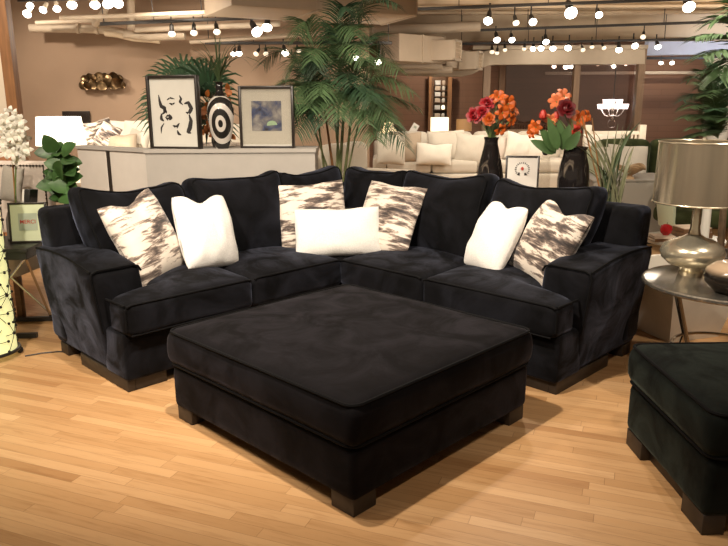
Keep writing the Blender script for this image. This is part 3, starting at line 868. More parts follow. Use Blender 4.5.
# tall areca palm behind the sofa corner
t = thing('areca_palm', 'tall feathery green palm rising to the ceiling behind the sofa corner', 'palm')
pb = Vector((-.23, 6.75, 0)); pot(t, pb, .2, .34)
stems = []
for i, (u, v, w, mat) in enumerate(((318, 120, .014, 'cane'), (325, 112, .016, 'cane_brown'), (334, 110, .016, 'cane'), (344, 108, .02, 'cane'), (352, 112, .018, 'cane'), (313, 125, .012, 'cane'), (358, 125, .012, 'cane'), (339, 90, .014, 'cane'))):
    top_ = A(u, v, 6.6+.06*(i % 4)); base = pb+Vector((rnd.uniform(-.1, .1), rnd.uniform(-.1, .1), .28))
    MB().tube([base, base.lerp(top_, .5)+Vector((0, 0, .0)), top_], [w, w*.85, w*.6], 8).build('stem', mat, t); stems.append(top_)
tips = [  # tip pixel, depth, stem, rise of the arch
    (396, 4, 6.4, 7, .25), (362, 16, 6.9, 3, .35), (300, 34, 6.4, 0, .42), (346, 10, 6.6, 7, .2), (412, 92, 6.3, 4, .33), (416, 106, 6.6, 4, .22), (264, 62, 6.9, 5, .38), (270, 92, 6.6, 0, .28), (283, 118, 6.3, 5, .25),
    (385, 52, 6.8, 4, .42), (398, 70, 6.2, 3, .34), (312, 60, 6.2, 1, .35), (330, 40, 6.9, 7, .35), (404, 128, 6.5, 4, .3), (375, 138, 6.2, 6, .33), (297, 132, 6.2, 0, .3), (392, 122, 6.1, 3, .3), (320, 95, 6.1, 1, .3), (352, 85, 6.1, 3, .3), (340, 118, 6.05, 2, .35), (300, 84, 7.0, 0, .4), (372, 100, 6.05, 4, .3), (365, 60, 6.1, 7, .4), (310, 108, 6.15, 0, .25), (404, 145, 6.3, 6, .3), (366, 122, 6.1, 3, .35),
    (290, 100, 6.2, 0, .33), (326, 122, 6.15, 1, .3), (382, 108, 6.2, 4, .36), (355, 34, 6.4, 7, .3), (318, 70, 6.4, 5, .4), (378, 78, 6.4, 3, .4), (286, 76, 6.5, 0, .4)]
for i, (u, v, Y, si, up) in enumerate(tips):
    p0 = stems[si]; tip = A(u, v, Y); mid = p0.lerp(tip, .45)
    ctrl = Vector((p0.x+(tip.x-p0.x)*.25, p0.y+(tip.y-p0.y)*.3, max(p0.z, tip.z)+up))
    feather(p0, ctrl, tip, .25, 38, .0055, 'leaf' if i % 3 else 'leaf_dark', t, i, .12, .55)

# fan palm behind the framed ink picture
t = thing('fan_palm', 'dark bushy fan palm behind the ink picture on the partition', 'palm')
fb = Vector((-1.42, 6.75, 0)); pot(t, fb, .18, .32)
MB().tube([fb+Vector((0, 0, .28)), fb+Vector((.02, 0, .9)), fb+Vector((0, 0, 1.45))], [.035, .03, .025], 8).build('trunk', 'trunk', t)
crown = fb+Vector((0, 0, 1.45))
for i, (u, v, Y) in enumerate(((165, 72, 6.6), (186, 66, 6.8), (203, 68, 6.5), (210, 86, 6.6), (152, 92, 6.7), (178, 84, 6.4), (196, 88, 6.35), (205, 106, 6.5), (150, 108, 6.8), (170, 98, 6.5), (190, 104, 6.4), (172, 60, 7.0), (205, 122, 6.6), (160, 82, 6.9), (198, 76, 6.9))):
    hub = crown.lerp(A(u, v, Y), .72); tipc = A(u, v, Y); dirn = (tipc-crown).normalized()
    m = MB().tube(bez(crown, crown.lerp(hub, .5)+Vector((0, 0, .05)), hub, 6), .005, 5)
    sd = dirn.cross(Vector((0, -.6, .8))).normalized(); up = sd.cross(dirn)
    for k in range(17):
        an = R_(-105+210*k/16); ln = .34*rnd.uniform(.85, 1.1)
        d = dirn*math.cos(an)+sd*math.sin(an)
        a = hub; m.strip([a, a+d*ln*.45+up*.012, a+d*ln*.8-Vector((0, 0, .02)), a+d*ln-Vector((0, 0, .07))], [.006, .012, .01, .001], up.cross(d))
    m.build('frond', 'leaf_dark', t)

# fiddle-leaf plant left of the sofa
def big_leaf(m, p, d, ln, w, up=(0, 0, 1), cup=.15, n=7):
    d = Vector(d).normalized(); up = Vector(up); sd = d.cross(up)
    if sd.length < .1: sd = d.cross(Vector((0, 1, 0)))
    sd.normalize(); nr = sd.cross(d)
    pts = [Vector(p)+d*ln*i/n + nr*(-cup*ln*(i/n)**2) for i in range(n+1)]
    ws = [w*max(.02, math.sin(PI*(i/n)**.8))**.75*(1 if i < n else .05) for i in range(n+1)]
    m.strip(pts, ws, sd, fold=.22)
t = thing('fiddle_leaf_plant', 'broad-leaved green plant standing behind the left end of the sofa', 'potted plant')
fp = Vector((-2.2, 5.15, 0)); pot(t, fp, .17, .3)
MB().tube([fp+Vector((0, 0, .27)), fp+Vector((.02, 0, .6)), A(60, 165, 5.15)], [.016, .014, .008], 7).build('trunk', 'trunk', t)
for i in range(46):
    f = i/45; v = 149+51*f; u = 61+5*f+rnd.uniform(-6, 6); sx = (-1, 1, .4, -.4)[i % 4]
    m = MB(); ln = rnd.uniform(.10, .165); big_leaf(m, A(u, v, 5.12-rnd.uniform(.0, .2)), (sx*rnd.uniform(.4, 1), rnd.uniform(-.8, -.1), rnd.uniform(-.35, .8)), ln, ln*.38, (0, -.8, .6)); m.build('leaf', 'leaf_fig', t)

# striped vase with its grass spray, on the partition
vb = A(222.5, 150, 6.06); vb.z = PT
t = thing('ringed_vase', 'black and white target-ringed vase with a grass spray on the partition', 'vase', vb)
v_ = MB().lathe([(.05, 0), (.055, .008), (.07, .05), (.095, .15), (.113, .27), (.113, .33), (.1, .385), (.07, .425), (.04, .445)], 36).build('body', 'rings', t)
MB().lathe([(.045, .44), (.05, .452), (.034, .47), (.028, .5), (.033, .52), (.026, .54), (.036, .555), (.03, .56)], 20).build('neck', 'black_gloss', t)
for i in range(30):
    az = rnd.uniform(0, 2*PI); sp = rnd.uniform(.05, .34); hh = rnd.uniform(.2, .42)*(1-.4*sp)
    p0 = Vector((0, 0, .55)); tip = Vector((math.cos(az)*sp, math.sin(az)*sp, .55+hh)); c = Vector((math.cos(az)*sp*.3, math.sin(az)*sp*.3, .55+hh*.9))
    if i in (3, 9, 15): tip = Vector((.28+.03*i/3, -.1, .66)); c = Vector((.14, -.05, .9))
    cl = bez(p0, c, tip, 6); MB().strip(cl, [.004, .0055, .006, .005, .004, .003, .0006], Vector((-math.sin(az), math.cos(az), 0))).build('grass_blade', 'leaf_grass', t)
# autumn foliage behind the vase
ab = A(218, 150, 6.26); ab.z = PT
t = thing('autumn_branches', 'orange autumn-leaf branches in a small pot behind the ringed vase', 'plant', ab)
MB().lathe([(.04, 0), (.055, .05), (.05, .1), (.045, .1)], 16).build('pot', 'pot', t)
m = MB(); ms = MB()
for i in range(46):
    az = rnd.uniform(0, 2*PI); r = rnd.uniform(.06, .16); z = rnd.uniform(.1, .5)
    p = Vector((math.cos(az)*r, math.sin(az)*r*.5, z))
    big_leaf(m, p, (rnd.uniform(-1, 1), rnd.uniform(-.6, .2), rnd.uniform(-1, 1)), .075, .024, (0, -1, .2), n=4)
    if i % 6 == 0: ms.tube([(0, 0, .08), p*.6+Vector((0, 0, .04)), p], .003, 5)
m.build('leaves', 'autumn', t); ms.build('twigs', 'trunk', t)

# ------------------------------------------------------------------ framed pictures
def frame(label, loc, rz, w, h, fw, dep, parts, lean=0, mat='dark_frame', mount='mount', glass=False, stand=False):
    t = thing('framed_picture', label, 'picture', loc, rot=(Matrix.Rotation(rz, 3, 'Z') @ Matrix.Rotation(-lean, 3, 'X')).to_euler())
    m = MB()
    for sx in (-1, 1): m.box((sx*(w-fw)/2, 0, h/2), (fw, dep, h), .003, seg=1, n=1)
    for z in (fw/2, h-fw/2): m.box((0, 0, z), (w-2*fw+.004, dep, fw), .003, seg=1, n=1)
    m.box((0, dep*.3, h/2), (w-fw, dep*.3, h-fw))
    m.build('frame', mat, t)
    mo = MB().box((0, -dep*.02, h/2), (w-2*fw+.002, .006, h-2*fw+.002)).build('mount', mount, t, smooth=False)
    parts(t, mo, -dep*.02-.0035)
    return t
def ink(t, mo, y):
    m = MB()
    def stroke(pts, r):            # flat brush strokes drawn with a varying width
        pts = [Vector((p[0], y-.0006, p[1])) for p in pts]; k = len(pts)
        cl = []
        for i in range(k-1):
            for j in range(4): cl.append(pts[i].lerp(pts[i+1], j/4))
        cl.append(pts[-1]); n = len(cl)
        m.strip(cl, [max(.0014, 1.25*r*math.sin(PI*(.08+.86*i/(n-1)))) for i in range(n)], (1, 0, .3), fold=0)
    # a loose abstract brush drawing
    stroke([(-.135, .455), (-.128, .40), (-.118, .36), (-.085, .345), (-.09, .31), (-.12, .29)], .013)
    stroke([(-.12, .30), (-.125, .255), (-.10, .235)], .011)
    stroke([(-.06, .41), (-.03, .43), (.015, .42)], .006)
    stroke([(-.04, .385), (-.01, .375), (.015, .39)], .007)
    stroke([(-.085, .27), (-.06, .25), (-.03, .265), (-.05, .285), (-.08, .275)], .012)
    stroke([(.06, .45), (.075, .42), (.06, .395), (.09, .37)], .009)
    stroke([(.10, .38), (.14, .39), (.165, .34), (.14, .30), (.11, .31)], .014)
    stroke([(.14, .29), (.155, .24), (.14, .18), (.12, .145), (.15, .135)], .016)
    stroke([(-.10, .22), (-.13, .18), (-.135, .13)], .006)
    stroke([(-.02, .2), (.015, .185), (.045, .22)], .010)
    stroke([(.02, .16), (.03, .13), (.055, .12)], .009)
    stroke([(-.10, .33), (-.075, .32), (-.07, .30)], .008)
    m.build('ink_drawing', 'ink', mo, smooth=False)
f0 = A(150, 149, 6.02); f1 = A(199, 149, 6.2)
fr1 = frame('black framed abstract ink drawing standing at the left end of the partition', ((f0.x+f1.x)/2+.03, 6.06, PT), R_(-14), .475, .615, .022, .06, ink)
def photo(t, mo, y):
    MB().box((0, y-.001, .275), (.26, .003, .25)).build('photograph', 'photo', mo, smooth=False)
    g = MB(); g.prism([(.045*math.cos(a)+.045, .036*math.sin(a)+.2) for a in [i*PI/9 for i in range(10)]]+[(.0, .193)], y-.0045, y-.003, 'y'); g.build('pale_green_shape', 'photo_green', mo, smooth=False)
    MB().box((0, y-.006, .285), (.44, .002, .50)).build('glazing', 'clear_glass', t, smooth=False)
f0 = A(240, 149, 6.0); f1 = A(293, 150, 6.0)
frame('dark framed blue-grey photograph with wide mount at right end of the partition', ((f0.x+f1.x)/2, 6.09, PT), R_(-4), .475, .525, .022, .05, photo)

def merci(t, mo, y):
    MB().box((0, y-.001, .14), (.12, .002, .115)).build('print', 'grey_print', mo, smooth=False)
    cu = bpy.data.curves.new('lettering', 'FONT'); cu.body = 'MERCI'; cu.size = .036; cu.align_x = 'CENTER'; cu.align_y = 'CENTER'; cu.extrude = .0008; cu.offset = .0003
    tmp = bpy.data.objects.new('tmp', cu); COL.objects.link(tmp)
    dg = bpy.context.evaluated_depsgraph_get(); me = bpy.data.meshes.new_from_object(tmp.evaluated_get(dg))
    bpy.data.objects.remove(tmp); bpy.data.curves.remove(cu)
    me.materials.clear(); me.materials.append(M['red_print'])
    o = bpy.data.objects.new('lettering', me); COL.objects.link(o); o.parent = mo; o.location = (0, y-.0035, .14); o.rotation_euler = (PI/2, 0, 0)
TZ = .625
frame('small dark framed print reading MERCI in red on the left side table', (A(28, 240, 4.56).x, 4.58, TZ), R_(8), .245, .27, .013, .02, merci, R_(7), mount='mount_green')

def emblem(t, mo, y):
    m = MB()
    for k in range(22):
        a = 2*PI*k/22
        if -2.0 < (a if a < PI else a-2*PI) < -1.1: continue
        m.box((.047*math.cos(a), y-.001, .262+.047*math.sin(a)), (.006, .002, .013 if k % 3 else .009), rot=Matrix.Rotation(-(a-PI/2), 4, 'Y'))
    m.box((-.022, y-.001, .229), (.012, .002, .022)).box((.022, y-.001, .229), (.014, .002, .018))
    m.build('ring_of_letters', 'ink', mo, smooth=False)
    MB().prism([(.011*math.cos(i*PI/6), .267+.013*math.sin(i*PI/6)) for i in range(12)], y-.002, y, 'y').build('red_dot', 'red_print', mo, smooth=False)

# ------------------------------------------------------------------ console and vases behind the right wing
def wr(l, b): return Vector((SC.x+.7071*(l+b), SC.y-.7071*(l-b), 0))
KZ = .80
cc = wr(.70, 1.27)
t = thing('console_table', 'dark console table hidden behind the right wing of the sofa', 'table', cc, -PI/4)
MB().box((0, 0, KZ-.02), (1.36, .36, .04), .004).build('tabletop', 'wood_brown', t)
for sx in (-1, 1):
    for sy in (-1, 1): MB().box((sx*.62, sy*.14, (KZ-.04)/2), (.05, .05, KZ-.04)).build('leg', 'wood_brown', t)
b = wr(.385, 1.17); b.z = KZ
t1 = thing('flower_vase', 'tall black glass teardrop vase of red and orange flowers behind the sofa', 'vase of flowers', b)
MB().lathe([(.05, 0), (.075, .02), (.098, .1), (.1, .18), (.088, .27), (.064, .37), (.05, .43), (.048, .46), (.056, .485), (.05, .484), (.042, .46), (.044, .43)], 32).build('vase', 'wisps', t1)
b2 = wr(1.06, 1.17); b2.z = KZ
t2 = thing('flower_vase', 'ribbed dark glass vase of peach and scarlet flowers beside the grass', 'vase of flowers', b2)
MB().lathe([(.055, 0), (.08, .03), (.098, .12), (.1, .22), (.092, .31), (.075, .38), (.07, .42), (.082, .44), (.074, .44), (.062, .41)], 48, mod=lambda th, z: 1+.055*abs(math.cos(7*th+z*9))).build('vase', 'wisps', t2)
b3 = wr(.64, 1.2); b3.z = KZ
frame('dark framed round emblem print with red centre between the two flower vases', b3, R_(-14), .24, .36, .014, .02, emblem, R_(6), mount='paper')
for lab, l_, sc in (('small clear glass bottle with dark cap left of the ribbed vase', .845, 1),):
    b4 = wr(l_, 1.16); b4.z = KZ
    t = thing('glass_bottle', lab, 'bottle', b4)
    MB().lathe([(.03, 0), (.04, .01), (.042, .3), (.03, .345), (.024, .37), (.026, .38)], 20).build('body', 'clear_glass', t)
    MB().ball((0, 0, .40), .026, 12).build('stopper', 'pot', t)

def rose(parent, c, r, mat, seed, face=(0, -1, .4)):
    m = MB(); q = Vector(face).normalized().to_track_quat('Z', 'Y').to_matrix().to_4x4(); X = Matrix.Translation(c) @ q
    rr = random.Random(seed)
    for layer, (k, rad, hh, tilt) in enumerate(((3, .22, .55, .1), (4, .45, .55, .35), (6, .75, .5, .7), (7, 1.0, .4, 1.1))):
        for i in range(k):
            th = 2*PI*(i+.5*layer)/k+rr.uniform(-.2, .2); vs = []; fs = []
            for a in range(5):
                for b_ in range(4):
                    al = th+(a-2)/4*1.5*PI*1.3/k; f = b_/3
                    rad2 = r*(rad*.35+rad*(.75*f+.1*f*f*tilt)*(1-.12*abs(a-2)))
                    z = r*(hh*(1.2*f-.9*f*f*tilt*.7) - .12*layer) + rr.uniform(-.03, .03)*r
                    vs.append((rad2*math.cos(al), rad2*math.sin(al), z))
            for a in range(4):
                for b_ in range(3): fs.append((a*4+b_, (a+1)*4+b_, (a+1)*4+b_+1, a*4+b_+1))
            m.add(vs, fs, X)
    m.ball((0, 0, -.1*r), (.45*r, .45*r, .3*r), 8, X)
    return m.build('blossom', mat, parent)
def lily(parent, c, r, mat, face, seed, k=6):
    rr = random.Random(seed); m = MB(); q = Vector(face).normalized().to_track_quat('Z', 'Y').to_matrix().to_4x4(); X = Matrix.Translation(c) @ q
    for i in range(k):
        th = 2*PI*i/k+rr.uniform(-.15, .15); d = Vector((math.cos(th), math.sin(th), 0)); up = Vector((0, 0, 1))
        pts = [Vector((0, 0, -.4*r)), d*.3*r, d*.7*r+up*.22*r, d*1.05*r+up*.1*r, d*1.2*r-up*.18*r]
        tmp = MB().strip(pts, [.06*r, .26*r, .36*r, .24*r, .02*r], up.cross(d), fold=.3)
        m.add(tmp.v, tmp.f, X)
    return m.build('blossom', mat, parent)
def tulip(parent, c, r, mat, seed):
    m = MB()
    for i in range(6):
        th = PI/3*i; d = Vector((math.cos(th), math.sin(th), 0)); k = .85 if i % 2 else 1
        pts = [Vector(c)-Vector((0, 0, r)), Vector(c)+d*.6*r*k-Vector((0, 0, .5*r)), Vector(c)+d*.66*r*k+Vector((0, 0, .2*r)), Vector(c)+d*.35*r*k+Vector((0, 0, 1.0*r))]
        m.strip(pts, [.1*r, .5*r, .48*r, .05*r], Vector((-d.y, d.x, 0)), fold=-.2)
    return m.build('blossom', mat, parent)
def loc(t, u, v, Y): return A(u, v, Y)-t.location
def stemto(t, z0, p, mat='stem', r=.0035): MB().tube(bez((0, 0, z0), (p[0]*.2, p[1]*.2, z0+(p[2]-z0)*.6), p, 6), r, 5).build('stem', mat, t)
Y1 = b.y
for i, (k, u, v, dy, r, mat, fc) in enumerate((('r', 474, 115, -.06, .055, 'petal_red', (-.5, -1, .2)), ('r', 487, 103, -.02, .05, 'petal_red', (-.1, -1, .6)), ('r', 482, 112, -.09, .045, 'petal_red', (-.2, -1, .2)),
        ('l', 499, 96, 0, .055, 'petal_orange', (0, -.8, .7)), ('l', 509, 103, -.03, .06, 'petal_orange', (.5, -1, .2)), ('l', 503, 112, -.05, .055, 'petal_orange', (.3, -1, .1)), ('l', 512, 120, -.02, .05, 'petal_orange', (.8, -.8, -.1)), ('l', 493, 99, .03, .05, 'petal_orange', (-.3, -.6, 1)),
        ('r', 489, 119, -.11, .042, 'petal_orange', (-.1, -1, .1)), ('l', 501, 130, -.07, .045, 'petal_orange', (.4, -1, -.5)), ('l', 515, 110, .04, .045, 'petal_peach', (.7, -.5, .6)))):
    p = loc(t1, u, v, Y1+dy)
    (rose(t1, p, r, mat, i, fc) if k == 'r' else lily(t1, p, r, mat, fc, i)); stemto(t1, .42, p)
for i in range(12):
    m = MB(); az = rnd.uniform(0, 2*PI); big_leaf(m, (0, 0, .46), (math.cos(az)*.5, math.sin(az)*.5, 1), rnd.uniform(.12, .2), .012, (0, -1, .1), n=5); m.build('leaf', 'leaf_grass', t1)
Y2 = b2.y
for i, (k, u, v, dy, r, mat, fc) in enumerate((('l', 556, 101, -.02, .05, 'petal_peach', (-.5, -1, .3)), ('l', 564, 95, .0, .05, 'petal_peach', (.2, -1, .7)), ('r', 567, 108, -.07, .058, 'petal_dred', (.1, -1, .3)), ('t', 543, 115, -.06, .035, 'petal_scar', 0),
        ('l', 535, 127, -.05, .045, 'petal_orange', (-.7, -1, 0)), ('l', 551, 120, -.03, .04, 'petal_peach', (-.1, -1, .1)), ('t', 556, 116, -.02, .03, 'petal_scar', 0), ('l', 580, 119, -.02, .06, 'petal_orange', (.5, -1, .2)), ('l', 576, 132, -.06, .045, 'petal_scar', (.4, -1, -.2)), ('l', 588, 116, .02, .04, 'petal_orange', (.8, -.7, .3)), ('l', 531, 133, -.02, .035, 'petal_orange', (-.8, -.6, -.2)))):
    p = loc(t2, u, v, Y2+dy)
    {'r': lambda: rose(t2, p, r, mat, i, fc), 'l': lambda: lily(t2, p, r, mat, fc, i), 't': lambda: tulip(t2, p, r, mat, i)}[k](); stemto(t2, .4, p)
for i, (u, v, dx, dz, ln) in enumerate(((556, 153, -.9, .45, .2), (556, 152, -.6, .8, .2), (562, 150, -.2, 1, .2), (562, 150, .2, 1, .17), (566, 150, .5, .8, .15), (558, 150, -.4, 1, .22))):
    m = MB(); big_leaf(m, loc(t2, u, v, Y2-.03-.01*i), (dx, -.25, dz), ln, .036, (0, -1, .15)); m.build('leaf', 'leaf_tulip', t2)

# tall grasses in a pot at the right end of the console
b5 = wr(1.27, 1.30); b5.z = KZ
t = thing('grass_plant', 'spiky grey-green grass plant behind the right end of the sofa', 'potted plant', b5)
MB().lathe([(.07, 0), (.09, .02), (.095, .06), (.098, .07), (.09, .07)], 20).build('pot', 'pot', t)
for i in range(44):
    u = rnd.uniform(574, 636); v = rnd.uniform(135, 172) if i % 3 else rnd.uniform(118, 140)
    if i == 0: u, v = 641, 121
    if i == 1: u, v = 634, 146
    tip = loc(t, u, v, b5.y+rnd.uniform(-.15, .15)); p0 = Vector((rnd.uniform(-.06, .06), rnd.uniform(-.05, .05), .05))
    cl = bez(p0, Vector((p0.x+(tip.x-p0.x)*.25, p0.y, .12+(tip.z-.12)*.7)), tip, 6); w = rnd.choice((.0025, .004, .006)) if i > 1 else .014
    MB().strip(cl, [w*.7, w, w, w*.9, w*.7, w*.4, .0006], (1, -.3, 0)).build('grass_blade', 'leaf_grey' if i % 4 else 'leaf_grass', t)
for i, (u, v) in enumerate(((582, 116), (592, 118))):
    MB().tube([(rnd.uniform(-.06, -.03), 0, .1), loc(t, u, v, b5.y)], .004 if i else .006, 5).build('dry_stalk', 'cane_brown', t)

# ------------------------------------------------------------------ left: side table, orchid, chair, lamp
t = thing('side_table', 'black-topped side table with slanting steel legs at left', 'table', (-2.47, 4.60, 0), R_(4))
MB().box((0, 0, TZ-.012), (.56, .5, .024), .004).build('tabletop', 'black_paint', t)
MB().box((0, 0, TZ-.05), (.52, .46, .055), .004).build('apron', 'black_paint', t)
for sx in (-1, 1):
    MB().tube([(-.24*sx, .19*sx, TZ-.07), (.23*sx, .19*sx, .03)], .009, 8).build('leg', 'chrome', t)
    MB().tube([(.24*sx, -.2*sx, TZ-.07), (.2*sx, .2*sx, .03)], .009, 8).build('leg', 'chrome', t)
for sy in (.19, -.19): MB().box((0, sy, .02), (.5, .03, .03)).build('base_bar', 'black_paint', t)
tz = TZ
ob = A(13, 200, 4.72); ob.z = TZ
t = thing('orchid', 'white orchid rising behind the MERCI print at far left', 'orchid', ob)
MB().lathe([(.055, 0), (.065, .01), (.06, .14), (.045, .19), (.04, .19)], 20).build('vase', 'grey_vase', t)
for k, (u1_, v1_) in enumerate(((10, 112), (22, 135))):
    tip = loc(t, u1_, v1_, 4.68); MB().tube(bez((.01, 0, .16), (.035, 0, tip.z*.8), tip, 8), .0055, 5).build('stem', 'cane_brown' if k == 0 else 'stem', t)
for i, (u, v) in enumerate(((10, 113), (15, 116), (6, 119), (12, 122), (19, 121), (3, 126), (8, 130), (16, 129), (22, 128), (4, 137), (11, 138), (18, 136), (24, 138), (7, 145), (14, 147), (20, 145), (27, 149), (12, 154), (22, 154), (16, 160), (5, 152), (2, 143))):
    lily(t, loc(t, u, v, 4.66+rnd.uniform(-.05, .06)), .042, 'petal_white', (rnd.uniform(-.5, .6), -1, rnd.uniform(-.3, .4)), i, 5)
sb = A(24, 198, 4.76); sb.z = TZ
t = thing('book', 'thin upright book with black cover and white pages behind the MERCI print', 'book', sb, rot=(R_(-6), R_(7), 0))
MB().box((-.026, 0, .17), (.016, .12, .335), .001).build('pages', 'book_white', t)
MB().box((0, 0, .17), (.038, .125, .34), .002).build('cover', 'black_paint', t)

t = thing('nailhead_chair', 'pale linen chair with dark nailhead border behind the left side table', 'chair', (A(9, 170, 5.35).x, 5.4, 0), R_(-6))
MB().box((0, .0, .83), (.62, .1, .56), .03, n=8).build('backrest', 'linen', t)
MB().box((0, -.3, .4), (.62, .56, .16), .04).build('seat', 'linen', t)
m = MB().box((0, -.0505, 1.078), (.57, .004, .006))
for x in [(-.285+.57*i/22) for i in range(23)]: m.ball((x, -.053, 1.078), .0085, 6)
m.build('nailhead_border', 'nail', t)
for sx in (-.285, .285):
    m = MB().box((sx, -.0505, .84), (.006, .004, .45))
    for z in [.62+.44*i/15 for i in range(15)]: m.ball((sx, -.053, z), .0085, 6)
    m.build('nailhead_border', 'nail', t)
for sx in (-1, 1):
    for y in (-.52, .0): MB().box((sx*.27, y, .17), (.045, .045, .34), .004, seg=1, n=1).build('leg', 'wood_brown', t)
pillow('chair_pillow', 'grey pillow standing on the nailhead chair behind the orchid stem', A(12, 184, 5.24), R_(-4), R_(10), R_(8), .17, .27, .09, 'grey_fabric', .01, 90, 'pillow on the nailhead chair')
# orange wooden panel against the cream wall
t = tag(MB().box((A(0, 150, 6.5).x-.25, 6.54, .62), (.7, .05, 1.24), .01).build('headboard_panel', 'orange_wood'), 'orange wooden headboard panel against the cream wall behind the orchid', 'headboard')

# glowing column lamp wrapped in a beaded wire net
lb = G(-11, 357)
t = thing('floor_lamp', 'glowing pale green column lamp with beaded black wire net at left edge', 'floor lamp', lb)
LRAD = .165
MB().lathe([(LRAD-.01, .045), (LRAD, .05), (LRAD, 1.3), (LRAD-.01, 1.305), (LRAD-.02, 1.3), (LRAD-.02, .05)], 40).build('shade', 'lamp_green', t)
MB().loop([((LRAD+.012)*math.cos(a), (LRAD+.012)*math.sin(a), .045) for a in [2*PI*i/40 for i in range(40)]], .011, 8).build('base_ring', 'black_paint', t)
for k in range(4):
    a = R_(-65+90*k); MB().ball(((LRAD+.012)*math.cos(a), (LRAD+.012)*math.sin(a), .021), .021, 10).build('foot', 'black_paint', t)
wire = MB(); beads = MB(); R2 = LRAD+.008
def cylp(a, z): return Vector((R2*math.cos(a), R2*math.sin(a), z))
rr = random.Random(5)
nodes = []
for iz in range(9):
    for ia in range(7):
        nodes.append((2*PI*(ia+.5*(iz % 2))/7+rr.uniform(-.18, .18), .14+iz*.14+rr.uniform(-.03, .03)))
for i, (a, z) in enumerate(nodes):
    for k in range(6):
        an = 2*PI*k/6+rr.uniform(-.3, .3); ln = rr.uniform(.07, .12)
        a2 = a+math.cos(an)*ln/R2; z2 = max(.05, min(1.29, z+math.sin(an)*ln))
        wire.tube([cylp(a+(a2-a)*j/4, z+(z2-z)*j/4) for j in range(5)], .0022, 4, False)
        if k % 2 == 0: beads.ball(cylp(a2, z2), .0095, 6)
    beads.ball(cylp(a, z), .011, 7)
wire.build('wire_net', 'black_paint', t); o = beads.build('beads', 'black_paint', t); o['kind'] = 'stuff'
# power cord from the lamp along the floor
tag(MB().tube([G(25, 356, .006), G(42, 353, .006), G(58, 351.5, .006), G(70, 352, .006), Vector((-1.75, 4.12, .006))], .004, 6).build('power_cord', 'black_paint'), 'thin black lamp cord running on the floor to the sofa', 'cord')

# ------------------------------------------------------------------ left background
def table_lamp(label, c, r0, r1, h, zf, mat, square=False, bmat='bed_white', nm='table_lamp'):
    t = thing(nm, label, 'lamp', (c[0], c[1], zf))
    z = c[2]-zf
    if square: MB().box((0, 0, z), (r0*2, r0*2, h), .006).build('shade', mat, t)
    else: MB().lathe([(r0, z-h/2), (r1, z+h/2), (r1-.006, z+h/2), (r0-.006, z-h/2)], 32).build('shade', mat, t)
    MB().lathe([(.06, 0), (.065, .015), (.02, .04), (.05, (z-h/2)*.45), (.02, (z-h/2)*.85), (.012, z)], 16).build('base', bmat, t)
    return t
def box_table(name, label, c, d, mat, cat='table'):
    t = thing(name, label, cat, (c[0], c[1], 0))
    MB().box((0, 0, d[2]-.02), (d[0], d[1], .04), .004).build('tabletop', mat, t)
    MB().box((0, 0, d[2]*.55), (d[0]*.94, d[1]*.94, d[2]*.75)).build('drawer_case', mat, t)
    for sx in (-1, 1):
        for sy in (-1, 1): MB().box((sx*d[0]*.44, sy*d[1]*.44, d[2]*.09), (.05, .05, d[2]*.18)).build('leg', mat, t)
    return t
lc = A(60, 131, 8.6)
box_table('night_table', 'pale night table under the bright white lamp behind the partition', (lc.x, 8.6), (.6, .45, .62), 'bed_white')
table_lamp('large bright white drum lamp behind the broad-leaved plant', lc, .29, .255, .34, .62, 'shade_white')
pc = A(76, 122, 11.4)
t = thing('wall_mirror', 'dark square mirror on the tan wall behind the bright lamp', 'mirror', (pc.x, 11.44, pc.z))
MB().box((0, 0, 0), (.44, .04, .34), .006).build('frame', 'dark_frame', t); MB().box((0, -.022, 0), (.36, .006, .26)).build('mirror_glass', 'dark_frame', t)
# bed with piled pillows beyond the partition
bc = A(120, 143, 9.4)
t = thing('bed', 'cream bed with a low white headboard beyond the partition', 'bed', (bc.x+.45, 9.9, 0))
MB().box((0, 0, .35), (2.3, 2.0, .3), .03).build('frame', 'bed_white', t); MB().box((0, 0, .66), (2.24, 1.95, .34), .09, crown=.03).build('mattress', 'white_fabric', t)
MB().box((0, 1.04, .62), (2.4, .1, 1.24), .03).build('headboard', 'cream_fabric', t)
for sx in (-1, 1):
    for sy in (-1, 1): MB().box((sx*1.05, sy*.9, .1), (.09, .09, .2)).build('leg', 'bed_white', t)
gr = 'pillows on the bed beyond the partition'
for i, (u, v, Y, rz, ro, w, h, mat, lab) in enumerate(((97, 135, 9.2, 20, -12, .44, .4, 'brush4', 'grey patterned pillow at the left end of the bed beyond the partition'), (107, 136, 9.05, -10, 30, .3, .36, 'brush3', 'tilted gold patterned pillow right of the grey patterned one on the bed'),
        (126, 135, 9.9, 5, 0, .62, .44, 'white_fabric', 'large white pillow in the middle of the bed beyond the partition'), (143, 136, 9.8, -5, 4, .6, .42, 'white_fabric', 'large white pillow just left of the ink picture on the bed'), (139, 139, 9.2, -12, 10, .3, .26, 'cream_fabric', 'small cream pillow in front of the white ones on the bed'), (122, 142, 9.0, 0, 0, .4, .22, 'taupe_fabric', 'small taupe lumbar pillow at the front of the bed'))):
    pillow('bed_pillow', lab, A(u, v, Y), R_(rz), R_(18), R_(ro), w, h, .16, mat, .02, 20+i, gr)
pc = A(208, 143, 8.2)
t = thing('upholstered_bench', 'cream patterned bench seen between ink picture and ringed vase', 'bench', (pc.x, 7.9, 0))
MB().box((0, 0, .45), (1.2, .7, .25), .06, crown=.03).build('seat', 'brush1', t); MB().box((0, .32, .8), (1.2, .16, .6), .07).build('backrest', 'brush1', t)
for sx in (-1, 1):
    for sy in (-1, 1): MB().box((sx*.52, sy*.28, .17), (.06, .06, .34)).build('leg', 'wood_brown', t)
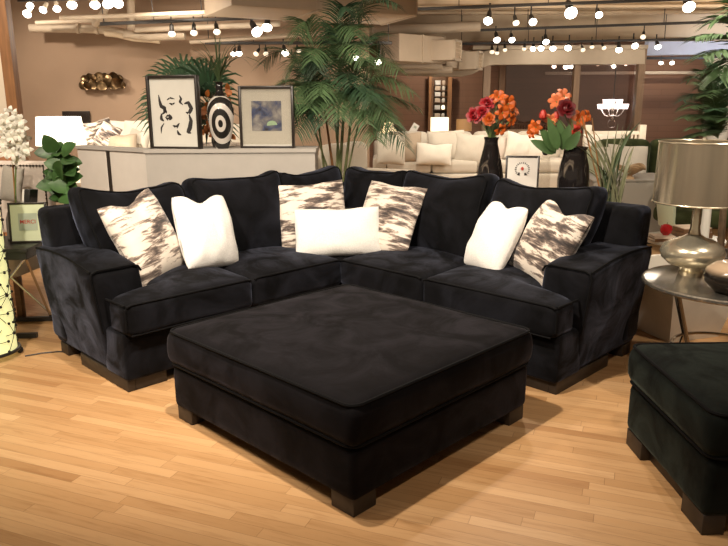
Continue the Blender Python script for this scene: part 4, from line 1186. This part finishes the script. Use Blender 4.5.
# metal disc wall sculpture
wc = A(103.5, 82, 11.38)
t = thing('wall_sculpture', 'cluster of antique metal discs mounted on the tan wall', 'wall art', wc)
rr = random.Random(3)
for i in range(17):
    x = -.31+.62*i/16; z = (.06 if i % 2 else -.055)*(1-abs(x)*1.2)+rr.uniform(-.03, .03); r = rr.uniform(.055, .085)
    X = Matrix.Translation((x, -.03-.03*(i % 3), z)) @ Euler((PI/2+rr.uniform(-.3, .3), 0, rr.uniform(-.35, .35))).to_matrix().to_4x4()
    MB().lathe([(.001, .012), (r*.5, .01), (r*.85, 0), (r, .012), (r, .017), (r*.8, .008), (.001, .02)], 18, X=X).build('disc', 'bronze', t)
MB().box((0, .01, 0), (.6, .01, .012)).build('mounting_bar', 'black_paint', t)

# ------------------------------------------------------------------ white sectional far behind
def lounge(label, c, rz, w, d, seat, back, mat, n=3, armh=.6):
    t = thing('sofa', label, 'sofa', c, rz)
    MB().box((0, 0, seat*.5), (w, d, seat*.55), .04).build('base', mat, t)
    for k in range(n):
        x = -w/2+.2+(w-.4)*(k+.5)/n
        MB().box((x, -.08, seat-.02), ((w-.4)/n-.01, d*.8, .2), .06, crown=.03).build('seat_cushion', mat, t)
        MB().box((x, d*.3, (seat+back)/2+.04), ((w-.4)/n-.01, .24, back-seat), .09, crown=.02).build('back_cushion', mat, t)
    MB().box((0, d*.45, back*.48), (w, .18, back*.84), .06).build('back_frame', mat, t)
    for sx in (-1, 1): MB().box((sx*(w/2-.1), 0, armh*.52), (.22, d, armh*.9), .06).build('arm', mat, t)
    for sx in (-1, 1):
        for sy in (-1, 1): MB().box((sx*(w/2-.12), sy*(d/2-.1), .05), (.08, .08, .1)).build('foot', 'foot', t)
    return t
wc = A(470, 150, 11.6)
lounge('long cream sofa with loose pillows in the background behind the black one', (wc.x+.1, 11.75, 0), R_(-1), 3.4, 1.05, .55, 1.02, 'cream_fabric', 4, .7)
lc_ = A(366, 152, 10.6)
lounge('cream sofa wing seen between palm fronds and the back of the sofa', (lc_.x-.05, 9.7, 0), R_(62), 1.5, 1.0, .5, .95, 'white_fabric', 2, .62)
gr = 'pillows on the cream background sofa'
for i, (u, v, Y, rz, ro, w, h, mat, lab) in enumerate(((434, 154, 11.2, -4, 2, .58, .36, 'white_fabric', 'small white oblong pillow on the cream background sofa'), (406, 147, 11.35, 3, 0, .52, .5, 'taupe_fabric', 'square taupe pillow on the cream background sofa beside the palm'), (391, 149, 11.0, 24, 6, .5, .5, 'cream_fabric', 'pale round-edged cream pillow nearest the palm on the background sofa'),
    (446, 146, 11.5, -6, -3, .62, .52, 'cream_fabric', 'large cream pillow right behind the small oblong one'), (470, 149, 11.4, -6, 4, .52, .52, 'cream_fabric', 'cream striped pillow left of the tall black vase'), (520, 147, 11.4, 10, 12, .5, .46, 'white_fabric', 'white pillow seen between the two flower vases'), (506, 148, 11.5, -8, -8, .44, .42, 'linen', 'pale pillow just right of the tall black vase'), (537, 150, 11.4, 0, 0, .4, .5, 'white_fabric', 'upright white pillow left of the ribbed vase'))):
    pillow('sofa_pillow', lab, A(u, v, Y), R_(rz), R_(14), R_(ro), w, h, .18, mat, .02, 40+i, gr)
# lamps, card and shelves against the brown wall
def lit(label, u, v, Y, r0, r1, h, mat, sq=False, tl=''):
    c = A(u, v, Y); box_table('lamp_table', tl, (c.x, Y), (.5, .45, .62), 'wood_brown'); table_lamp(label, c, r0, r1, h, .62, mat, sq, 'chrome')
lit('glowing square white lamp in front of the shelf niche', 439.5, 124.5, 14.2, .165, .165, .28, 'shade_cream', True, 'dark lamp table behind the cream sofa under the square lamp')
lit('small yellow cone lamp beside the palm fronds', 388.5, 128, 13.2, .18, .07, .22, 'shade_yellow', False, 'dark lamp table behind the palm under the yellow lamp')
lit('dim brown drum lamp left of the red roses', 464, 125, 14.6, .16, .16, .24, 'shade_brown', False, 'dark lamp table behind the cream sofa under the brown lamp')
sc = A(414, 129, 12.8)
t = thing('sign_card', 'white card standing tilted behind the cream sofa', 'sign', sc, rot=(R_(-12), R_(32), 0))
MB().box((0, 0, 0), (.12, .008, .2)).build('card', 'book_white', t); MB().tube([(0, .01, -.08), (.1, .01, -.35)], .008, 6).build('stand', 'chrome', t); MB().box((0, -.005, .04), (.05, .004, .04)).build('printed_square', 'grey_print', t)
x0, x1 = A(410, 100, 16.9).x, A(419.5, 100, 16.9).x; zt, zl = A(415, 76, 16.9).z, .1
x0 = A(432, 100, 16.9).x; bw = A(447, 100, 16.9).x-x0
t = thing('display_shelf', 'narrow dark display shelf niche in the brown wall beside the square lamp', 'shelf', (x0+bw/2, 16.95, 0))
MB().box((0, .2, zt/2), (bw, .03, zt)).box((-bw/2, 0, zt/2), (.03, .4, zt)).box((bw/2, 0, zt/2), (.03, .4, zt)).build('carcass', 'wood_brown', t)
shz = [A(415, v, 16.9).z for v in (85.5, 91, 97, 103, 110, 118)]
for z in shz: MB().box((0, 0, z), (bw-.03, .38, .02)).build('shelf_board', 'wood_brown', t)
rr = random.Random(11)
names = ['topmost', 'second', 'third', 'fourth', 'fifth', 'lowest']
for k, z in enumerate(shz):
    hmax = .1
    tag(MB().box((x0+bw*.32, 16.8, z+.01+hmax*.5), (bw*.36, .16, hmax), .006).build('storage_box', 'book_cream' if k % 2 else 'book_white'), 'pale box at left on the %s board of the narrow shelf' % names[k], 'box', 'boxes on the narrow shelf')
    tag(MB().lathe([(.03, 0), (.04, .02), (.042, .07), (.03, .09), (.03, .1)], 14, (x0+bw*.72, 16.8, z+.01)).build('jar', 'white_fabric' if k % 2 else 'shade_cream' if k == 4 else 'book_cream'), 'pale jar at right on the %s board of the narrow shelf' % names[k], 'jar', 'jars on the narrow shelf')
sl = A(513, 131, 13.2)
t = thing('console_table', 'pale wooden console table behind the orange lilies', 'table', (sl.x, 13.2, 0))
tw = A(535, 131, 13.2).x-A(494, 131, 13.2).x
MB().box((0, 0, sl.z), (tw, .4, .05)).build('tabletop', 'post_wood', t)
for sx in (-1, 1):
    for sy in (-1, 1): MB().box((sx*(tw/2-.03), sy*.16, sl.z/2), (.05, .05, sl.z)).build('leg', 'post_wood', t)

# chandelier behind the glass
cl_ = A(613, 106, 15.6)
t = thing('chandelier', 'bright white shaded chandelier behind the dark window', 'chandelier', (cl_.x, 15.6, cl_.z))
MB().tube([(0, 0, .12), (0, 0, CZ-cl_.z)], .012, 6).build('chain', 'black_paint', t)
MB().lathe([(.02, -.32), (.05, -.28), (.02, -.2), (.04, -.1), (.02, .02), (.03, .12)], 14).build('column', 'chrome', t)
for k in range(8):
    a = 2*PI*k/8; R0 = .27; x, y = R0*math.cos(a), R0*math.sin(a)
    MB().tube(bez((0, 0, -.18), (x*.6, y*.6, -.3), (x, y, -.06), 7), .01, 6).build('arm', 'chrome', t)
    MB().lathe([(.055, 0), (.075, .1), (.068, .1), (.05, .005)], 14, (x, y, -.06)).build('shade', 'chand_bulb', t)
for k in range(5):
    a = 2*PI*k/5+.3; x, y = .15*math.cos(a), .15*math.sin(a)
    MB().tube(bez((0, 0, -.05), (x*.6, y*.6, -.1), (x, y, .04), 6), .01, 6).build('arm', 'chrome', t)
    MB().lathe([(.055, 0), (.075, .1), (.068, .1), (.05, .005)], 14, (x, y, .04)).build('shade', 'chand_bulb', t)
MB().loop([(.09*math.cos(2*PI*i/16), 0, -.38+.09*math.sin(2*PI*i/16)) for i in range(16)], .008, 5).build('lower_ring', 'chrome', t)

# white bed with slatted headboard, in front of the window
YB = 11.6
xl, xr = A(587, 140, YB).x, A(641, 140, YB).x; zt = A(613, 131, YB).z; zp = A(587, 125, YB).z
t = thing('slat_bed', 'white bed with slatted headboard and square posts at right', 'bed', ((xl+xr)/2, YB, 0))
hw = (xr-xl)/2
for sx in (-1, 1): MB().box((sx*hw, 0, zp/2), (.11, .11, zp), .01, seg=1, n=1).build('post', 'bed_white', t)
MB().box((0, 0, zt-.03), (2*hw, .06, .06)).build('top_rail', 'bed_white', t); MB().box((0, 0, .55), (2*hw, .06, .1)).build('lower_rail', 'bed_white', t)
m = MB()
for k in range(14): m.box((-hw+2*hw*(k+.5)/14, 0, (zt+.55)/2), (.03, .03, zt-.55))
m.build('slats', 'bed_white', t)
MB().box((0, -.95, .5), (2*hw-.06, 1.75, .36), .09, crown=.03).build('mattress', 'white_fabric', t)
for sx in (-1, 1): MB().box((sx*hw, -1.85, .35), (.11, .11, .7), .01, seg=1, n=1).build('post', 'bed_white', t)
MB().box((0, -1.85, .42), (2*hw, .06, .3)).build('footboard', 'bed_white', t)
for i, (u, v, w, lab) in enumerate(((597, 143.5, .34, 'left'), (611, 143.5, .34, 'right'))):
    pillow('bed_pillow', 'white patterned pillow at %s on the slatted white bed' % lab, A(u, v, 10.6), R_(4), R_(18), 0, .42, .3, .14, 'brush1' if 0 else 'white_fabric', .01, 60+i, 'pillows on the slatted bed')
# green sofa with cushions
gs = A(640, 165, 9.0)
lounge('olive green velvet sofa in the background at right', (A(684, 165, 8.9).x, 8.9, 0), R_(-1), 2.5, .95, .5, A(640, 143, 9.2).z, 'green_velvet', 3, .6)
gr = 'cushions on the olive sofa'
for i, (u, v, rz, ro, w, h, mat, lab) in enumerate(((627, 163, 0, 4, .5, .45, 'white_fabric', 'large cream textured cushion on the olive sofa behind the grass'), (594, 162, 20, -20, .42, .42, 'pale_green_fabric', 'pale green striped cushion at the left end of the olive sofa'), (609, 163, 10, 0, .42, .42, 'white_fabric', 'cream cushion half hidden by the grass blades on the olive sofa'))):
    pillow('sofa_cushion', lab, A(u, v, 8.5), R_(rz), R_(14), R_(ro), w, h, .18, mat, .01, 70+i, gr)
# grey cabinet with a carved bowl
gb = A(636, 181, 7.4)
t = thing('fabric_cabinet', 'grey fabric-covered cabinet behind the right end of the sofa', 'cabinet', (A(634, 190, 7.6).x, 7.9, 0), R_(-1))
MB().box((0, 0, (gb.z+.064)/2), (.95, .8, gb.z-.098), .02).build('body', 'grey_fabric', t); MB().box((0, 0, .04), (.85, .7, .08)).build('plinth', 'foot', t); MB().box((0, 0, gb.z-.008), (.97, .82, .016)).build('top', 'grey_fabric', t)
t = thing('carved_bowl', 'pale carved wooden footed bowl on the grey cabinet', 'bowl', (A(629, 182, 7.62).x, 7.62, gb.z))
MB().lathe([(.06, 0), (.05, .015), (.025, .04), (.06, .06), (.13, .1), (.15, .13), (.14, .125), (.05, .075)], 28, mod=lambda th, z: 1+.05*math.sin(5*th)*(z > .08)).build('body', 'wood_pale', t)
m = MB().tube([(.15*math.cos(a), .15*math.sin(a), .135+.02*math.sin(3*a)) for a in [2*PI*i/30 for i in range(31)]], .014, 6); m.build('twig_rim', 'wood_pale', t)
# pale green tub chair
t = thing('tub_chair', 'dark green tub chair with pale green shell behind the silver lamp', 'chair', (A(694, 205, 7.0).x+.05, 6.98, 0), R_(10))
vs = MB(); 
for side in range(1):
    n = 24; prof = []
    for i in range(n+1):
        a = R_(-20)+R_(220)*i/n; x, y = .42*math.cos(a), .4*math.sin(a); h = .82-.16*abs(math.cos(a))**3
        prof.append((x, y, h))
    V = []; Fc = []
    for (x, y, h) in prof: V += [(x*.9, y*.9, .3), (x*1.05, y*1.05, h*.95), (x*1.03, y*1.03, h), (x*.92, y*.92, h*.97), (x*.82, y*.82, .3)]
    for i in range(n):
        for j in range(5): Fc.append((i*5+j, i*5+(j+1) % 5, (i+1)*5+(j+1) % 5, (i+1)*5+j))
    Fc += [tuple(range(5)), tuple(reversed([n*5+j for j in range(5)]))]
    vs.add(V, Fc)
vs.build('shell', 'pale_green_fabric', t); MB().box((0, -.02, .4), (.68, .66, .16), .06, crown=.03).build('seat', 'green_velvet', t); MB().box((0, .27, .6), (.6, .14, .36), .06).build('back_cushion', 'green_velvet', t)
for k in range(4):
    a = PI/4+k*PI/2; MB().tube([(.25*math.cos(a), .25*math.sin(a), .33), (.3*math.cos(a), .3*math.sin(a), 0)], [.02, .012], 8).build('leg', 'wood_brown', t)
# marble coffee table with books, apple and boxes
mc = (A(684, 238, 6.15).x, 6.15); mz = A(684, 238, 6.15).z
t = thing('coffee_table', 'round white marble coffee table behind the silver lamp', 'table', (mc[0], mc[1], 0))
MB().lathe([(.28, mz-.035), (.345, mz-.03), (.35, mz-.01), (.345, mz)], 40).build('tabletop', 'marble', t)
MB().lathe([(.2, 0), (.2, .03), (.06, .06), (.05, mz*.6), (.12, mz-.036)], 28).build('pedestal', 'wood_brown', t)
bk = (A(664, 233, 6.02).x, 6.05)
for i, (w, h, mat, lab) in enumerate(((.2, .025, 'wood_brown', 'brown book at the bottom of the pair under the red apple'), (.185, .022, 'book_cream', 'pale book under the red apple on the marble table'))):
    t = thing('book', lab, 'book', (bk[0], bk[1], mz+(0, .0255)[i]), R_((4, -3)[i]), 'books on the marble table')
    MB().box((0, 0, h/2), (w-.006, .14, h-.006)).build('pages', 'book_white', t); m = MB().box((0, 0, h-.0015), (w, .15, .003)).box((0, 0, .0015), (w, .15, .003)).box((0, -.074, h/2), (w, .003, h)); m.build('cover', mat, t)
t = thing('apple', 'glossy red decorative apple on the small stack of books', 'apple', (bk[0]+.03, bk[1], mz+.0475))
MB().lathe([(.001, .005), (.025, 0), (.048, .025), (.054, .055), (.045, .085), (.022, .096), (.001, .085)], 24).build('body', 'red_glass', t); MB().tube([(0, 0, .085), (.006, 0, .112)], .003, 6).build('stem', 'trunk', t)
dk = (A(695, 232, 6.15).x, 6.22)
for i, (w, h, lab) in enumerate(((.3, .05, 'dark wooden box at the bottom of the stack behind the lamp neck'), (.26, .045, 'dark wooden box on top of the stack behind the lamp neck'))):
    t = thing('wooden_box', lab, 'box', (dk[0], dk[1], mz+(0, .0505)[i]), R_(6), 'dark boxes on the marble table')
    MB().box((0, 0, h*.4), (w, .2, h*.8), .003).build('body', 'wood_brown', t); MB().box((0, 0, h*.9), (w+.006, .206, h*.2), .003).build('lid', 'book_cream' if i else 'wood_brown', t)
t = thing('wooden_bench', 'tan wooden bench at the right edge behind the silver lamp', 'bench', (A(728, 224, 6.75).x+.5, 6.75, 0))
MB().box((0, 0, A(720, 221, 6.6).z-.04), (.8, .4, .08), .02).build('seat', 'wood_pale', t)
for sx in (-1, 1): MB().box((sx*.33, 0, .15), (.06, .32, .3)).build('leg', 'wood_pale', t)

# ------------------------------------------------------------------ right: silver lamp, table and vessels
TC = Vector((1.925, 3.52, 0)); RT = .43; TH = .60
t = thing('round_side_table', 'round hammered silver side table with slim metal legs at right', 'table', TC)
MB().lathe([(.38, TH-.022), (RT-.01, TH-.02), (RT, TH-.012), (RT, TH), (RT-.006, TH+.006), (RT-.016, TH), (.001, TH)], 64).build('tabletop', 'tabletop_metal', t)
for k in range(4):
    a = R_(205+90*k); r1_, r2_ = .37, .24
    MB().tube([(r1_*math.cos(a), r1_*math.sin(a), TH-.02), (r2_*math.cos(a), r2_*math.sin(a), .24), (.3*math.cos(a), .3*math.sin(a), 0)], .0125, 8).build('leg', 'chrome', t)
MB().loop([(.245*math.cos(2*PI*i/30), .245*math.sin(2*PI*i/30), .24) for i in range(30)], .009, 6).build('ring_brace', 'chrome', t)
lb = Vector((1.80, 3.70, TH+.0)); 
t = thing('table_lamp', 'mercury silver table lamp with wide brushed metal drum shade', 'lamp', lb)
MB().lathe([(.062, 0), (.064, .02), (.055, .03), (.06, .045), (.12, .062), (.158, .098), (.166, .13), (.153, .165), (.11, .193), (.06, .21), (.033, .228), (.025, .26), (.022, .34), (.022, .44), (.028, .45)], 44).build('base', 'silver', t)
sz0 = A(690, 202, 3.7).z-TH; sz1 = A(690, 142, 3.7).z-TH
MB().lathe([(.228, sz0), (.222, sz1), (.216, sz1), (.222, sz0)], 56).build('shade', 'brushed', t)
for z, r in ((sz0, .2275), (sz1, .2215)): MB().loop([(r*math.cos(2*PI*i/40), r*math.sin(2*PI*i/40), z) for i in range(40)], .005, 6).build('shade_rim', 'silver', t)
hp = MB().tube([(0, 0, .44), (0, 0, sz1-.02)], .006, 6)
for k in range(3): hp.tube([(0, 0, sz1-.02), (.218*math.cos(2*PI*k/3), .218*math.sin(2*PI*k/3), sz1-.005)], .003, 5)
hp.build('harp', 'chrome', t); MB().ball((0, 0, (sz0+sz1)/2), .04, 12).build('bulb', 'bulb_dim', t); MB().ball((0, 0, sz1+.01), .014, 10).build('finial', 'silver', t)
vb2 = Vector((1.845, 3.33, TH))
t = thing('round_vessel', 'squat tan and black glazed vessel at the front of the silver table', 'vessel', vb2)
MB().lathe([(.075, 0), (.1, .012), (.135, .05), (.142, .085), (.128, .12), (.09, .148), (.045, .157), (.03, .15), (.03, .13)], 44).build('body', 'two_tone', t)
# under and behind the table
wp = G(668, 333)
t = thing('planter', 'pale square tapered planter on the floor behind the silver table', 'planter', (2.12, 4.52, 0), R_(18))
V = []
for z, h in ((0, .2), (.47, .3), (.47, .27), (.1, .2)): V += [(-h, -h, z), (h, -h, z), (h, h, z), (-h, h, z)]
Fc = [(0, 1, 2, 3), (12, 13, 14, 15)]
for k in range(3):
    for i in range(4): Fc.append((k*4+i, k*4+(i+1) % 4, (k+1)*4+(i+1) % 4, (k+1)*4+i))
MB().add(V, Fc).build('body', 'planter', t, smooth=False); MB().box((0, 0, .3), (.46, .46, .02)).build('soil', 'soil', t)
t = thing('pouf', 'round white faceted pouf on the floor at the right edge', 'pouf', (2.66, 4.12, 0))
MB().lathe([(.18, 0), (.25, .03), (.29, .12), (.28, .22), (.22, .3), (.1, .34), (.001, .345)], 12, mod=lambda th, z: 1+.03*math.cos(6*th)).build('body', 'white_fabric', t); MB().ball((0, 0, .345), (.02, .02, .01), 8).build('button', 'cream_fabric', t)

# palm at the upper right
t = thing('feathery_palm', 'feathery green palm at upper right behind the silver lamp', 'palm')
pb = Vector((A(722, 130, 5.4).x+.1, 5.4, 0)); pot(t, pb, .19, .36)
MB().tube([pb+Vector((0, 0, .3)), pb+Vector((-.02, 0, .8)), A(718, 140, 5.4)], [.03, .026, .02], 8).build('trunk', 'trunk', t)
cr = A(718, 138, 5.4)
for i, (u, v, Y, up) in enumerate(((683, 100, 5.2, .3), (684, 118, 5.1, .16), (688, 80, 5.4, .2), (700, 72, 5.3, .15), (712, 66, 5.5, .12), (694, 128, 5.0, .1), (680, 108, 5.5, .22), (705, 96, 5.0, .15), (726, 80, 5.3, .1), (740, 70, 5.3, .15), (690, 108, 4.95, .15), (702, 118, 4.95, .1), (715, 110, 4.9, .1), (725, 120, 4.9, .1), (698, 88, 5.6, .2), (712, 92, 5.1, .15), (688, 138, 5.1, .14), (700, 135, 4.95, .1))):
    tip = A(u, v, Y); ctrl = Vector((cr.x+(tip.x-cr.x)*.45, cr.y+(tip.y-cr.y)*.4, max(cr.z, tip.z)+up*.55))
    feather(cr, ctrl, tip, .13, 56, .0034, 'leaf' if i % 4 else 'leaf_dark', t, 100+i, .1, .3, .005)
cr2 = Vector((A(750, 60, 5.0).x, 5.0, A(750, 60, 5.0).z))
MB().tube([pb+Vector((.05, -.05, .3)), pb.lerp(cr2, .5)+Vector((.05, 0, .1)), cr2], [.02, .018, .012], 8).build('trunk', 'trunk', t)
for i, (u, v, Y, up) in enumerate(((697, 37, 4.9, .08), (704, 56, 4.8, .1), (712, 22, 5.0, .12), (720, 75, 4.8, .12), (742, 10, 4.9, .15))):
    tip = A(u, v, Y); ctrl = Vector((cr2.x+(tip.x-cr2.x)*.4, cr2.y+(tip.y-cr2.y)*.4, max(cr2.z, tip.z)+up))
    feather(cr2, ctrl, tip, .2, 18, .011, 'leaf', t, 130+i, .2, .4, .005)
t = thing('tall_vase', 'tall frosted pale vase half hidden in the right palm', 'vase', (A(722, 80, 6.0).x+.05, 6.1, 0))
zt = A(720, 58, 6.0).z
MB().lathe([(.09, 0), (.1, .02), (.04, .1), (.035, zt*.55), (.11, zt*.68), (.13, zt*.82), (.1, zt*.95), (.13, zt), (.12, zt), (.09, zt*.95)], 28).build('body', 'mount', t)
# ------------------------------------------------------------------ light
w = bpy.data.worlds.new('showroom'); S.world = w; w.use_nodes = True
w.node_tree.nodes['Background'].inputs[0].default_value = (1, .78, .56, 1)
w.node_tree.nodes['Background'].inputs[1].default_value = .3
WARM = (1, .86, .70)
def spot(name, pos, tgt, power, deg, blend=.5, r=.05, col=WARM):
    l = bpy.data.lights.new(name, 'SPOT'); l.energy = power; l.spot_size = R_(deg); l.spot_blend = blend; l.shadow_soft_size = r; l.color = col
    o = bpy.data.objects.new(name, l); COL.objects.link(o); o.location = pos
    o.rotation_euler = (Vector(tgt)-Vector(pos)).to_track_quat('-Z', 'Y').to_euler(); return o
def point(name, pos, power, r=.1, col=WARM):
    l = bpy.data.lights.new(name, 'POINT'); l.energy = power; l.shadow_soft_size = r; l.color = col
    o = bpy.data.objects.new(name, l); COL.objects.link(o); o.location = pos; return o
# the track over the seating group (its heads hang above the frame)
spot('track_spot', (-.5, 2.5, 3.2), (.2, 4.2, .4), 430, 95, .8, .04)
spot('track_spot', (-1.6, 1.6, 3.2), (-1.0, 4.4, .6), 380, 80, .8, .04)
spot('track_spot', (-1.9, 2.4, 3.2), (-1.4, 2.2, 0), 170, 110, .9, .05)
spot('track_spot', (.9, 1.2, 3.2), (.9, 4.2, .5), 120, 90, .8, .05)
spot('track_spot', (-3.2, 2.6, 3.2), (-2.0, 4.2, .3), 120, 80, .8, .05)
spot('track_spot', (1.2, 5.4, 3.2), (1.9, 3.7, .6), 120, 90, .8, .05)
spot('track_spot', (2.6, 2.4, 3.2), (2.1, 3.9, .5), 140, 70, .8, .05)
# partition, pictures and palms
spot('track_spot', (-2.6, 4.2, 3.2), (-2.6, 6.9, .9), 190, 80, .8, .05)
spot('track_spot', (-.6, 4.2, 3.2), (-.8, 6.2, 1.3), 60, 80, .8, .05)
spot('track_spot', (-3.4, 4.6, 3.2), (-3.4, 6.6, 1.6), 120, 80, .8, .05)
spot('track_spot', (3.4, 3.4, 3.2), (2.9, 5.4, 1.6), 150, 60, .8, .05)
spot('track_spot', (.6, 4.9, 3.3), (-.1, 6.7, 1.7), 110, 80, .8, .05)
spot('track_spot', (-4.4, 8.0, 3.2), (-3.6, 9.6, .9), 260, 90, .8, .06)
spot('track_spot', (-2.5, 9.4, 3.0), (-2.4, 11.5, 1.2), 110, 110, .9, .06)
spot('track_spot', (-5.0, 9.4, 3.0), (-4.6, 11.5, 1.2), 150, 100, .9, .06)
# background seating and the brown wall
spot('track_spot', (.8, 9.6, 3.1), (1.2, 11.8, .9), 150, 90, .8, .06)
spot('track_spot', (3.0, 9.8, 3.1), (2.6, 11.8, .9), 140, 90, .8, .06)
spot('track_spot', (1.6, 15.5, 2.9), (1.6, 17.2, 1.3), 110, 110, .9, .06)
spot('track_spot', (7.0, 15.6, 2.9), (7.2, 17.2, 1.3), 110, 110, .9, .06)
spot('track_spot', (3.8, 8.0, 3.1), (3.7, 10.6, .9), 170, 90, .8, .06)
spot('track_spot', (2.6, 4.6, 3.1), (2.7, 6.0, .9), 200, 90, .8, .06)
point('ceiling_bounce', (-2.5, 8.6, 2.4), 30, .03); point('ceiling_bounce', (2.5, 10.6, 2.4), 40, .03); point('ceiling_bounce', (6, 11.5, 2.4), 40, .03)
point('lamp_glow', tuple(A(60, 131, 8.9)), 18, .2)
spot('track_spot', (7.6, 13.6, 2.3), (7.4, 15.4, 2.75), 90, 100, .8, .05, (.86, .9, 1))  # added cool fill to brighten the pale bay, not a track head
# upward fill added to brighten the ceiling, no fixtures there
for x, y, p in ((-3.0, 8.4, 40), (1.0, 9.6, 75), (4.6, 9.8, 170), (7.5, 11.0, 110)):
    spot('ceiling_fill', (x, y, .9), (x+.3, y+2.2, 3.4), p, 125, 1.0, .06)
